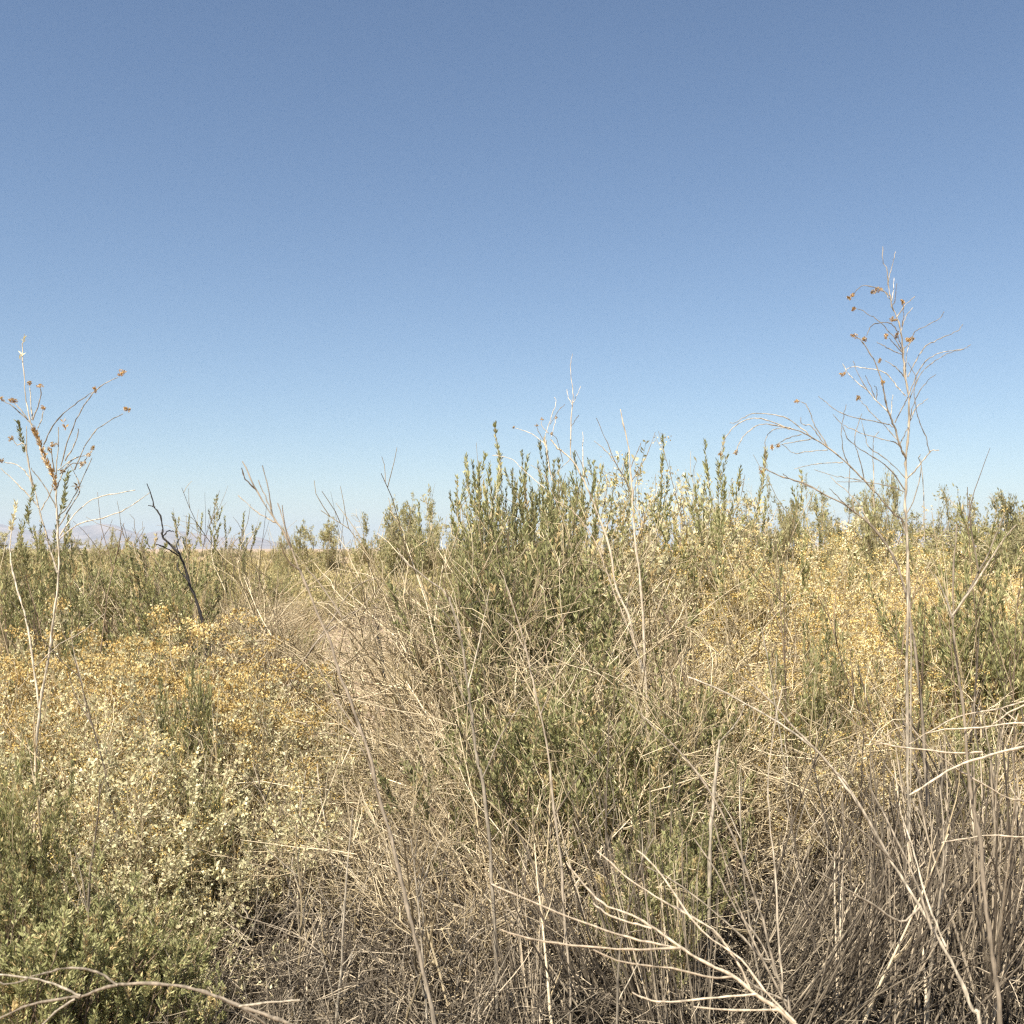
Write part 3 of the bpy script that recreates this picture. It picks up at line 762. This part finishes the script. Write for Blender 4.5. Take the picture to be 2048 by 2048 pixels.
t = Stalk('arching_stalk', 'pale stalk arching over the golden thicket with nodding seed heads at its drooping tips', 'dead stalk', 2.75, (1348, 450, S7), 'pale', (1824, 2095))
t.rod('main_stem', [(1300, 3380), (1310, 2500), (1300, 2000), (1270, 1660), (1220, 1600), (1150, 1520), (1050, 1410), (960, 1320), (850, 1230), (750, 1165), (680, 1135), (560, 1105), (490, 1100), (420, 1130), (370, 1190), (338, 1255)], 5.5, 1.8, .1, -.15)
t.head('seed_head', t.last[-1], 9)
for pts, w0, w1, heads in [
    ([(750, 1165), (650, 1080), (560, 1050), (450, 1038), (390, 1060), (340, 1090), (310, 1093)], 3.2, 1.5, []),
    ([(640, 1130), (530, 1080), (440, 1068), (360, 1095), (300, 1150), (270, 1210), (262, 1250)], 3, 1.6, [(258, 1264)]),
    ([(850, 1230), (810, 1160), (770, 1095), (755, 1040), (725, 990), (698, 975)], 3.2, 1.6, [(678, 973)]),
    ([(840, 1225), (790, 1150), (750, 1105), (710, 1100), (697, 1060)], 2.6, 1.6, []),
    ([(760, 1180), (680, 1195), (600, 1210), (582, 1218)], 2.6, 1.6, [(572, 1224)]),
    ([(700, 1155), (620, 1180), (555, 1218)], 2.4, 1.6, [(540, 1228)]),
    ([(640, 1120), (560, 1125), (510, 1170), (500, 1240), (508, 1300), (490, 1345)], 2.4, 1.5, [(480, 1358)]),
    ([(850, 1240), (740, 1250), (660, 1258), (600, 1215)], 2.6, 1.4, []),
    ([(935, 1310), (850, 1315), (760, 1325), (665, 1347)], 2.6, 1.3, []),
    ([(1040, 1410), (960, 1395), (880, 1385), (775, 1350)], 2.6, 1.3, []),
    ([(965, 1325), (940, 1270), (925, 1180), (930, 1080), (952, 990)], 2.8, 1.5, []),
    ([(1050, 1400), (1030, 1310), (1005, 1230), (1000, 1160), (1037, 1040)], 2.8, 1.4, []),
    ([(1105, 1560), (1103, 1400), (1100, 1270), (1098, 1190), (1130, 1140)], 2.8, 1.4, []),
    ([(975, 1330), (965, 1420), (968, 1520)], 2.4, 1.6, []),
]:
    t.rod('branch', pts, w0, w1, 0, None, sides=5)
    for hp in heads:
        t.head('seed_head', t.last[-1] + (at(*t.px(hp), t.Y) - at(*t.px(pts[-1]), t.Y)), 9)
t = Stalk('trailing_stalk', 'brown stalk trailing low across the golden thicket beneath the arching pale one', 'dead stalk', 2.9, (1348, 450, S7), 'dun', (1860, 2030))
t.rod('main_stem', [(1400, 3200), (1370, 2700), (1310, 2200), (1250, 1930), (1180, 1780), (1080, 1650), (960, 1555), (820, 1480), (700, 1420), (580, 1385), (500, 1345), (465, 1335)], 9, 2, 0, .2)
for pts in ([(820, 1480), (760, 1450), (690, 1425)], [(960, 1555), (900, 1500), (860, 1455)], [(990, 1580), (985, 1520), (995, 1490)], [(1080, 1650), (1010, 1530), (860, 1390)], [(700, 1420), (640, 1400), (600, 1370)]):
    t.rod('branch', pts, 3.2, 1.5, 0, None, sides=5)

# --- the seed stalk at the other side
t = Stalk('seed_stalk', 'branching stalk with seed heads and shrivelled leaves in front of the mountains', 'dead stalk', 3.3, (0, 600, S7), 'pale', (84, 1929))
t.rod('main_stem', [(232, 3668), (225, 3400), (200, 3100), (190, 2800), (200, 2500), (222, 2240), (245, 2100), (275, 1932), (295, 1750), (318, 1600), (325, 1450), (320, 1300), (312, 1150), (310, 1050), (300, 980), (250, 900), (215, 790), (180, 710), (150, 590), (135, 450), (125, 330), (125, 260), (135, 190)], 8.5, 1.6, 0, 0)
t.rod('side_stem', [(215, 2250), (190, 2050), (155, 1820), (110, 1640), (70, 1500), (55, 1400), (60, 1300), (80, 1180)], 6, 2.5, 0, .15)
t.rod('side_stem', [(320, 1510), (290, 1420), (250, 1270), (215, 1150), (185, 1020), (150, 870), (145, 700)], 5.5, 2, 0, .2)
for pts, heads in [
    ([(180, 690), (130, 640), (60, 580), (22, 558)], [(5, 545)]), ([(150, 650), (110, 600), (85, 572)], [(66, 552), (78, 556)]),
    ([(178, 660), (170, 560), (165, 480)], [(158, 460)]), ([(182, 660), (225, 540), (222, 490)], [(223, 470)]),
    ([(210, 710), (235, 640), (238, 610)], [(238, 592)]), ([(240, 800), (290, 700), (350, 625), (430, 565), (508, 508)], [(523, 492)]),
    ([(335, 920), (380, 760), (420, 660), (480, 560), (550, 480), (650, 428)], [(666, 414), (680, 397)]),
    ([(410, 940), (470, 810), (520, 730), (580, 680), (680, 625)], [(692, 596), (712, 602)]),
    ([(310, 960), (320, 820), (322, 700)], []), ([(360, 890), (400, 820), (432, 740), (430, 712)], []),
    ([(300, 950), (288, 870), (285, 820)], [(292, 800), (275, 822)]), ([(320, 940), (400, 880), (465, 858)], [(488, 855)]),
    ([(330, 960), (400, 905), (435, 903)], [(450, 905)]), ([(440, 930), (480, 870), (512, 828)], [(516, 817)]),
    ([(180, 1030), (150, 860), (130, 790), (95, 800), (70, 770)], [(66, 765)]), ([(190, 1040), (150, 960), (95, 910), (25, 895)], [(5, 888)]),
    ([(215, 1150), (160, 1080), (100, 1020), (5, 925)], []), ([(310, 1050), (340, 970), (380, 900), (420, 870)], [(345, 945)]),
    ([(315, 1200), (390, 1120), (450, 1000), (510, 870)], []), ([(312, 1150), (260, 1050), (205, 970), (170, 930)], []),
    ([(330, 1300), (400, 1200), (480, 1120), (560, 1085), (745, 1050)], []), ([(320, 1330), (430, 1240), (610, 1190), (720, 1140), (828, 1060)], []),
    ([(320, 1260), (420, 1090), (440, 1020), (380, 890)], []), ([(225, 1160), (270, 1080), (300, 1000)], []),
    ([(190, 2030), (330, 1900), (440, 1840), (580, 1730)], []),
]:
    t.rod('branch', pts, 3.4, 1.9, 0, None, sides=5)
    for hp in heads:
        t.head('seed_head', t.last[-1] + (at(*t.px(hp), t.Y) - at(*t.px(pts[-1]), t.Y)), 10)
for pts, dn, mt in [([(190, 720), (225, 800), (260, 900), (300, 980), (305, 1060)], 900, ('head', .45)), ([(100, 680), (120, 770), (140, 850)], 500, ('green', .4)), ([(375, 950), (360, 1060), (345, 1160)], 600, ('green', .3)),
                    ([(190, 1030), (165, 1120), (140, 1220), (100, 1330)], 500, ('green', .5)), ([(85, 1120), (70, 1210), (60, 1280)], 450, ('cream', .7)), ([(130, 195), (120, 270), (112, 340)], 120, ('cream', .5)),
                    ([(350, 670), (365, 720)], 220, ('head', .2)), ([(420, 1030), (440, 1020)], 500, ('head', .3))]:
    t.spray(pts, dn * 1.6, mt, .017)

# --- the leaning grey stalk in the middle of the open ground
t = Stalk('leaning_stalk', 'grey-brown stalk leaning across the open sandy gap, forked at its bare tip', 'dead stalk', 2.4, (400, 850, S7), 'dun', (885, 2240))
t.rod('main_stem', [(1339, 3837), (1292, 3306), (1232, 3018), (1172, 2768), (1112, 2518), (1052, 2268), (972, 1998), (940, 1840), (870, 1640), (820, 1500), (760, 1350), (720, 1200), (660, 1070), (600, 920), (540, 780), (500, 670), (440, 560), (390, 490), (300, 340), (235, 200)], 12, 3.0, 0, 0)
for pts in ([(420, 540), (360, 510), (300, 470), (210, 390)], [(310, 360), (250, 300), (230, 235)], [(420, 535), (395, 470), (375, 340), (345, 225)], [(420, 535), (370, 420), (320, 305)], [(510, 690), (470, 560), (430, 435)], [(500, 690), (470, 560), (455, 440)],
            [(545, 800), (480, 740), (443, 650)], [(780, 1060), (720, 960), (600, 800), (510, 690)], [(900, 1720), (780, 1560), (650, 1330)], [(970, 1990), (900, 1800), (740, 1560)]):
    t.rod('branch', pts, 4.5, 2.0, 0, None, sides=6)
t = Stalk('cream_stalk', 'cream stalk bent over at its top beside the leaning grey stalk', 'dead stalk', 2.6, (400, 850, S7), 'pale', (998, 2153))
t.rod('main_stem', [(1652, 3597), (1632, 2918), (1612, 2518), (1592, 2218), (1552, 1938), (1530, 1840), (1500, 1600), (1470, 1380), (1430, 1130), (1380, 980), (1340, 910), (1240, 840), (1130, 750), (1090, 680)], 11, 3.0, 0, .1)
for pts in ([(1370, 970), (1350, 880), (1330, 800)], [(1480, 1450), (1530, 1250), (1560, 1100), (1600, 900)], [(1450, 1200), (1380, 1080), (1290, 960), (1200, 880)], [(1500, 1600), (1430, 1450), (1330, 1260), (1250, 1150)], [(1560, 1950), (1660, 1720), (1800, 1500)]):
    t.rod('branch', pts, 4, 1.8, 0, None, sides=5)
t = Stalk('grey_stalk', 'thin grey upright stalk in front of the green shrubs beside the cream bent stalk', 'dead stalk', 2.6, (400, 850, S7), 'dun', (1143, 2153))
t.rod('main_stem', [(2052, 3597), (2042, 3118), (2012, 2718), (1992, 2418), (1952, 2118), (1922, 1818), (1862, 1518), (1830, 1380), (1790, 1200), (1730, 1000), (1690, 880), (1660, 800)], 9, 2.2, 0, .1)
for pts in ([(1880, 1600), (1960, 1400), (2020, 1200)], [(1960, 2150), (2120, 1900), (2330, 1650)], [(1800, 1250), (1730, 1120), (1640, 1040)]):
    t.rod('branch', pts, 3.5, 1.6, 0, None, sides=5)

# --- white forked stalks
t = Stalk('white_stalk', 'bleached white forked stalks rising out of the green shrubs', 'dead stalk', 4.2, (800, 650, S7), 'white', (1300, 1751))
t.rod('main_stem', [(1375, 2878), (1365, 2300), (1340, 1932), (1300, 1780), (1260, 1600), (1200, 1470), (1160, 1250), (1120, 1120), (1060, 960), (1000, 830), (940, 735), (870, 680), (830, 630)], 8.5, 3, 0, .1)
t.rod('side_stem', [(1385, 2878), (1375, 2300), (1355, 1932), (1340, 1600), (1325, 1400), (1300, 1200), (1285, 1000), (1275, 850), (1265, 690), (1240, 570), (1215, 465)], 8, 2.6, -.05, -.1)
t.rod('side_stem', [(1300, 1780), (1240, 1620), (1190, 1500), (1130, 1330), (1080, 1200), (1000, 1080), (930, 1010), (850, 960)], 4.5, 2.0, 0, .25)
for pts, w, heads in [
    ([(945, 740), (940, 600), (950, 450), (955, 370), (945, 290), (940, 220), (952, 160)], 3, []), ([(1015, 830), (1008, 690), (1007, 590)], 3.2, []), ([(840, 860), (815, 700), (800, 620), (830, 530), (860, 430), (850, 400)], 2.6, []),
    ([(830, 830), (805, 680), (780, 640), (710, 590), (635, 570)], 2.6, [(626, 568)]), ([(800, 640), (770, 600), (755, 565)], 2, [(753, 555)]), ([(820, 600), (785, 560), (783, 530)], 2, [(786, 520)]), ([(835, 620), (850, 560), (860, 520)], 2, [(861, 512)]),
    ([(900, 760), (870, 640), (840, 605)], 2, [(836, 600)]), ([(955, 430), (980, 385), (1000, 335)], 1.8, []), ([(950, 440), (930, 400), (920, 355)], 1.8, []), ([(945, 560), (965, 530), (985, 500)], 1.6, []), ([(830, 550), (870, 480), (910, 440)], 1.6, []),
    ([(1272, 920), (1230, 830), (1185, 750), (1130, 620), (1085, 510)], 3.4, []), ([(1190, 760), (1130, 690), (1070, 640)], 2.4, []), ([(1275, 780), (1310, 700), (1330, 650)], 2.4, []), ([(1280, 860), (1360, 720), (1410, 590)], 2.2, []),
    ([(1225, 820), (1240, 760), (1245, 710)], 2, []), ([(1045, 880), (1000, 760), (965, 690)], 2.4, []), ([(940, 740), (880, 800), (830, 860)], 2, []), ([(1330, 1420), (1390, 1300), (1430, 1150)], 2.2, []), ([(1250, 1560), (1270, 1460), (1300, 1360)], 2.2, []),
    ([(1190, 1420), (1130, 1360), (1060, 1310), (990, 1290)], 2.2, []), ([(640, 760), (590, 730), (510, 718)], 1.8, []), ([(800, 900), (700, 820), (640, 760)], 2.2, []),
]:
    t.rod('branch', pts, w, 1.3, 0, None, sides=5)
    for hp in heads:
        t.head('seed_head', t.last[-1] + (at(*t.px(hp), t.Y) - at(*t.px(pts[-1]), t.Y)), 6)

# --- burnt wood
t = Stalk('charred_branch', 'burnt black crooked branch standing over the cream shrubs', 'burnt branch', 6.3, (0, 600, S7), 'char', (425, 1533))
t.rod('main_stem', [(1173, 2575), (1150, 2200), (1130, 1870), (1110, 1750), (1080, 1650), (1045, 1560), (1000, 1420), (960, 1370), (895, 1300), (900, 1260), (885, 1190), (850, 1140), (840, 1090), (810, 1015)], 10, 2.2, 0, .1)
for pts in ([(985, 1410), (920, 1370), (855, 1345)], [(900, 1305), (920, 1280), (935, 1272), (962, 1278)], [(985, 1400), (975, 1350), (1000, 1305)], [(1050, 1560), (985, 1490), (985, 1430)], [(855, 1145), (840, 1137), (822, 1135)]):
    t.rod('branch', pts, 4.2, 2, 0, None, sides=6)
t = Stalk('charred_stick', 'short burnt black stick standing upright in front of the bare sand', 'burnt stick', 6.6, (400, 850, S7), 'char', (775, 1513))
t.rod('main_stem', [(1035, 1830), (1030, 1550), (1020, 1400), (1000, 1250), (990, 1190), (978, 1150)], 9, 6, 0, 0)
t.rod('branch', [(978, 1152), (985, 1105), (982, 1070)], 4, 2, 0, 0)
t = Stalk('grey_stick', 'straight grey stick slanting past the burnt black one over the sand', 'stick', 6.0, (400, 850, S7), 'dun', (700, 1554))
t.rod('main_stem', [(828, 1943), (930, 1690), (1000, 1530), (1080, 1370), (1120, 1220), (1190, 1040)], 8, 2.5, 0, .1)
t = Stalk('forked_stick', 'dark forked dead branch bowing over the open gap behind the leaning stalk', 'dead branch', 5.2, (400, 850, S7), 'dun', (560, 1625))
t.rod('main_stem', [(441, 2139), (500, 1450), (560, 1320), (650, 1190), (740, 1060), (830, 920), (920, 860), (1010, 850)], 8, 2, 0, .2)
for pts in ([(570, 1300), (700, 1140), (850, 1030), (1000, 1005)], [(650, 1190), (760, 1100), (840, 1050), (1000, 900)], [(480, 1440), (600, 1380), (720, 1275)]):
    t.rod('branch', pts, 4.5, 2, 0, None, sides=5)

# --- branches that hang into the picture close to the camera
t = Stalk('arching_branch', 'grey branch arching low over the green leaves by the lower edge', 'dead branch', 1.7, (0, 1450, 600 / 1932.0), 'dun', (1050, 2712))
t.rod('main_stem', [(3380, 4063), (3000, 3000), (2500, 2300), (1932, 1960), (1750, 1880), (1550, 1810), (1400, 1750), (1250, 1700), (1050, 1670), (850, 1665), (700, 1685), (530, 1745), (450, 1755), (200, 1800), (0, 1890), (-200, 1990)], 13, 5.5, 0, .15)
for pts in ([(760, 1680), (650, 1600), (530, 1568), (400, 1570), (250, 1610), (60, 1670), (-60, 1640)], [(520, 1745), (400, 1690), (250, 1640), (0, 1608), (-150, 1600)], [(480, 1765), (380, 1830), (270, 1930), (200, 2020)], [(1540, 1810), (1700, 1790), (1932, 1770)], [(1400, 1755), (1600, 1850), (1800, 2000)]):
    t.rod('branch', pts, 7, 3.5, 0, None, sides=7, mat=M['pale'])
t = Stalk('fallen_branch', 'long pale branch with slender curved side twigs reaching in above the lower edge', 'dead branch', 1.65, (1000, 1700, 600 / 1932.0), 'white', (1900, 2761))
t.rod('main_stem', [(2898, 3416), (2400, 1700), (1900, 1121), (1650, 930), (1500, 810), (1350, 740), (1180, 640), (1000, 510), (850, 420), (690, 360), (600, 290), (500, 170), (430, 80)], 13, 3.5, 0, .2)
for pts in ([(1150, 632), (900, 640), (600, 625), (300, 590), (100, 545), (0, 510)], [(1160, 632), (900, 580), (600, 490), (300, 370), (0, 245), (-60, 215)], [(1490, 815), (1350, 820), (1150, 770), (950, 745), (750, 710), (600, 640)], [(1650, 930), (1400, 950), (1100, 980), (950, 960), (850, 915)],
            [(1790, 1030), (1500, 1030), (1245, 1010)], [(1615, 900), (1550, 760), (1490, 670), (1400, 540), (1250, 440), (1000, 300), (800, 160), (620, 0)], [(980, 505), (850, 470), (700, 420), (600, 340)], [(1900, 1110), (1700, 900), (1550, 700), (1300, 520), (1000, 110), (880, 0)]):
    t.rod('branch', pts, 6, 3.2, 0, None, sides=7)
t = Stalk('twin_branch', 'pair of long tan stems bowed together across the bare stem clumps', 'dead branch', 2.2, (1348, 1350, S7), 'pale', (1985, 2345))
t.rod('main_stem', [(1758, 2746), (1690, 1932), (1650, 1850), (1550, 1620), (1450, 1440), (1350, 1270), (1250, 1110), (1150, 950), (1060, 780), (980, 660), (860, 500), (760, 400), (620, 290), (450, 190), (250, 80), (80, 10)], 12, 4, 0, .2)
for pts in ([(1160, 960), (980, 640), (870, 510), (800, 430), (680, 310), (520, 130), (370, 10)], [(1210, 1030), (1100, 920), (990, 820), (885, 730)], [(1420, 1400), (1330, 1130), (1200, 850), (1080, 620)], [(1500, 1500), (1400, 1250), (1330, 1000), (1260, 780)], [(1360, 1280), (1250, 1360), (1100, 1270), (950, 1180), (800, 1085)]):
    t.rod('branch', pts, 7, 3, 0, None, sides=6)
t = Stalk('spread_branch', 'fan of pale straight stems springing from one foot near the lower edge', 'dead branch', 2.1, (1348, 1350, S7), 'pale', (1580, 2404))
t.rod('main_stem', [(640, 2909), (640, 1900), (600, 1750), (540, 1560), (490, 1350), (420, 1150), (330, 900), (230, 700), (120, 530), (0, 390), (-120, 280), (-270, 130)], 9, 3.2, 0, .2)
for pts in ([(560, 1660), (480, 1480), (350, 1300), (230, 1080), (110, 900)], [(540, 1570), (480, 1560), (380, 1450), (200, 1290), (0, 1140), (-150, 1060)], [(620, 1800), (420, 1700), (330, 1560), (200, 1400), (0, 1275)], [(600, 1730), (575, 1400), (560, 1100), (530, 800), (520, 560), (560, 250), (600, 60)], [(630, 1850), (360, 1300), (270, 980), (180, 700)]):
    t.rod('branch', pts, 6, 2.8, 0, None, sides=6)
t = Stalk('brown_stem', 'single thick brown knotty stem standing in front of the golden thicket', 'dead stem', 2.2, (1348, 1350, S7), 'dun', (2005, 2345))
t.rod('main_stem', [(1813, 2746), (1800, 1900), (1770, 1650), (1740, 1400), (1710, 1200), (1690, 900), (1650, 720), (1620, 500), (1600, 200), (1570, 0), (1545, -200), (1537, -320), (1545, -620), (1560, -830)], 14, 3, 0, .1)
for pts in ([(1537, -320), (1600, -420), (1720, -640), (1790, -800), (1830, -900)], [(1537, -330), (1660, -500), (1800, -720), (1890, -830)], [(1537, -310), (1500, -420), (1440, -560)], [(1680, -580), (1640, -800), (1630, -970)]):
    t.rod('branch', pts, 6, 2.5, 0, None, sides=6, mat=M['pale'])
t = Stalk('reaching_branch', 'whitish crooked branches reaching in sideways past the brown knotty stem', 'dead branch', 2.3, (1348, 1350, S7), 'white', (2300, 2290))
t.rod('main_stem', [(2628, 2594), (2450, 1200), (2250, 500), (2100, 330), (1932, 395), (1750, 440), (1550, 510), (1400, 600), (1300, 665)], 10, 3.5, 0, -.15)
for pts in ([(2120, 340), (2000, 130), (1932, 145), (1800, 185), (1600, 220), (1450, 290), (1300, 380)], [(2100, 330), (1932, 265), (1700, 290), (1500, 300), (1400, 320)], [(1932, 170), (1860, 200), (1780, 260), (1720, 300)], [(1700, 425), (1550, 430), (1350, 410), (1200, 390), (1050, 340)], [(2260, 520), (2100, 870), (1932, 895), (1750, 885), (1600, 905), (1475, 925)],
            [(2220, 480), (1932, 690), (1700, 600), (1550, 510), (1420, 410), (1320, 300), (1270, 210)], [(2300, 700), (2050, 740), (1900, 680), (1850, 600)], [(2250, 500), (2000, 320), (1900, 260), (1800, 180)]):
    t.rod('branch', pts, 5.5, 2.6, 0, None, sides=6)
t = Stalk('dark_branch', 'thin dark stick slanting through the green shrubs beside the white forked stalks', 'dead branch', 4.0, (1000, 1100, 500 / 1932.0), 'char', (1400, 1783))
t.rod('main_stem', [(1546, 2639), (1530, 1900), (1480, 1500), (1460, 1250), (1430, 1020), (1400, 900), (1350, 730), (1310, 560), (1260, 460), (1210, 370)], 6, 2.2, 0, .1, mat=M['bark'])
t.rod('branch', [(1400, 870), (1440, 800), (1480, 750)], 3, 1.6)
t = Stalk('bowed_branch', 'dark bowed stick among the dry twigs in the middle of the green shrubs', 'dead branch', 4.3, (1000, 1100, 500 / 1932.0), 'bark', (1060, 1735))
t.rod('main_stem', [(232, 2454), (260, 1300), (330, 850), (400, 680), (480, 550), (550, 440), (640, 320), (740, 255)], 6, 2.2, 0, .1)
t = Stalk('broken_stem', 'pale pinkish stem broken off at the top above the dead leaf litter', 'dead stem', 2.9, (1000, 1100, 500 / 1932.0), 'pale', (1415, 2044))
t.rod('main_stem', [(1604, 3647), (1620, 2400), (1650, 1932), (1680, 1600), (1700, 1470)], 10, 7.5, 0, 0)
t.rod('branch', [(1700, 1480), (1800, 1370), (1860, 1280), (1890, 1190)], 4, 2)

# ------------------------------------------------------------------ thin loose stalks between the shrubs
def loose_stalk(u, Y, v, mat, lab_kind):
    h = CAM_H - (v - HOR) / FPX * Y
    x = (u - 1024) / FPX * Y
    e = empty('dry_stalk', (x, Y, 0)); e.rotation_euler.z = random.uniform(0, 6.28)
    b = np.array([[0, 0, -.02]]); dd = fan(1, .16)
    s = grow(b, dd, np.array([h * 1.03]), 10, .05, .02)
    g = Geo(); g.tubes(s, taper(1, 10, rng.uniform(.003, .0055), .0012), 6); put('main_stem', g.mesh('main_stem', M[mat], True), e)
    p, d2, _, _ = shoots(s, random.randint(4, 9), .35, .95, .5)
    w = grow(p, d2, h * rng.uniform(.08, .3, len(p)), 6, .09, .06)
    for q in w:
        g = Geo(); g.tubes(q[None], taper(1, 6, .0018, .0008), 4); put('twig', g.mesh('twig', M[mat], True), e)
    PLACED.append((e, 'stalk_' + lab_kind, u, (v + HOR) / 2 + 100, Y))


INFO['stalk_pale'] = ('dry_stalk', 'dead stalk', 'thin pale leafless stalk', 'thin dead stalks between the shrubs')
INFO['stalk_dark'] = ('dry_stalk', 'dead stalk', 'thin brown leafless stalk', 'thin dead stalks between the shrubs')
for u, Y, v, m, k in ((1425, 5.0, 980, 'straw', 'pale'), (1500, 4.6, 1080, 'straw', 'pale'), (1660, 4.6, 1110, 'straw', 'pale'), (1600, 4.2, 1090, 'bark', 'dark'), (1560, 4.0, 1150, 'bark', 'dark'), (1720, 4.0, 1150, 'bark', 'dark'),
                      (1930, 4.2, 985, 'bark', 'dark'), (1960, 4.3, 1020, 'straw', 'pale'), (1780, 3.7, 1200, 'bark', 'dark'), (1830, 3.9, 1180, 'bark', 'dark'), (2010, 3.6, 1170, 'bark', 'dark'), (1980, 3.9, 1240, 'bark', 'dark'), (1640, 3.5, 1270, 'pale', 'pale'),
                      (610, 7.0, 1015, 'straw', 'pale'), (480, 8.0, 1000, 'bark', 'dark'), (380, 7.6, 980, 'bark', 'dark'), (660, 8.4, 1085, 'straw', 'pale'), (440, 7.2, 1030, 'straw', 'pale'), (830, 6.4, 1060, 'straw', 'pale'), (755, 7.5, 1140, 'straw', 'pale'),
                      (870, 5.6, 1080, 'straw', 'pale'), (910, 6.2, 1010, 'straw', 'pale'), (1040, 5.5, 960, 'straw', 'pale'), (1230, 5.6, 1000, 'straw', 'pale'), (1330, 5.2, 1010, 'straw', 'pale'), (1150, 4.6, 1120, 'straw', 'pale'), (120, 5.0, 1060, 'straw', 'pale'),
                      (190, 4.6, 1050, 'bark', 'dark'), (30, 4.0, 1150, 'straw', 'pale'), (235, 3.4, 1440, 'straw', 'pale'), (300, 3.2, 1290, 'dun', 'dark'), (450, 3.6, 1370, 'straw', 'pale'), (560, 3.2, 1480, 'straw', 'pale'), (640, 3.2, 1500, 'grey', 'pale'),
                      (720, 3.0, 1480, 'straw', 'pale'), (830, 2.9, 1520, 'straw', 'pale'), (920, 2.7, 1560, 'straw', 'pale'), (1050, 2.8, 1560, 'straw', 'pale'), (1160, 2.9, 1440, 'grey', 'pale'), (1010, 3.3, 1350, 'straw', 'pale'), (1500, 3.0, 1420, 'grey', 'pale'), (1240, 3.1, 1480, 'straw', 'pale'),
                      (180, 2.7, 1500, 'dun', 'dark'), (90, 3.0, 1400, 'straw', 'pale'), (660, 2.6, 1600, 'pale', 'pale'), (780, 2.6, 1640, 'straw', 'pale'), (560, 2.7, 1650, 'straw', 'pale'), (860, 2.5, 1680, 'pale', 'pale'), (1230, 2.5, 1640, 'pale', 'pale'), (1120, 2.5, 1660, 'straw', 'pale'), (1550, 2.6, 1560, 'pale', 'pale'), (1680, 2.5, 1600, 'straw', 'pale'), (1850, 2.6, 1540, 'pale', 'pale')):
    loose_stalk(u, Y, v, m, k)

# ------------------------------------------------------------------ labels: which plant, by the landmark it stands by
MARKS = [('the tallest pale stalk', 1815, 1300, 2.7), ('the seed stalk before the mountains', 110, 1300, 3.3), ('the leaning grey stalk', 690, 1400, 2.4), ('the bleached white forked stalks', 1270, 1250, 4.2),
         ('the burnt black branch', 400, 1200, 6.3), ('the burnt black stick', 770, 1330, 6.6), ('the arching grey branch', 300, 1980, 1.7), ('the long pale fallen branch', 1400, 1930, 1.65),
         ('the thick brown knotty stem', 1940, 1600, 2.2), ('the cream bent stalk', 950, 1500, 2.6), ('the pair of bowed tan stems', 1640, 1550, 2.2), ('the thin grey upright stalk', 1100, 1500, 2.6),
         ('the fan of pale stems', 1490, 1800, 2.1), ('the broken pinkish stem', 1425, 1600, 2.9), ('the arching stalk tips', 1500, 1000, 2.75), ('the rounded olive tree', 648, 1080, 34), ('the large grey-green bush', 838, 1060, 25)]
ORD = ['', 'second', 'third', 'fourth', 'fifth', 'sixth', 'seventh', 'eighth', 'ninth', 'tenth', 'eleventh', 'twelfth', 'thirteenth', 'fourteenth', 'fifteenth', 'sixteenth', 'seventeenth', 'eighteenth', 'nineteenth', 'twentieth']
buckets = {}
for e, k, u, v, Y in PLACED:
    best = min(MARKS, key=lambda m: (m[1] - u) ** 2 + ((m[2] - v) * .8) ** 2)
    rel = 'behind' if Y > best[3] + .15 else ('in front of' if Y < best[3] - .15 else 'beside')
    buckets.setdefault((INFO[k][2], rel, best[0]), []).append((math.hypot(best[1] - u, (best[2] - v) * .8), Y, e, k))
for (dsc, rel, mark), lst in buckets.items():
    lst.sort(key=lambda r: r[0])
    for i, (_, Y, e, k) in enumerate(lst):
        far = ', far off' if Y > 16 else ''
        lab = f'{dsc} {rel} {mark}' if i == 0 else f'{ORD[min(i, 19)]} {dsc} {rel} {mark}'
        assert len(lab.replace('-', ' ').split()) <= 17, lab
        tag(e, lab, INFO[k][1], INFO[k][3])
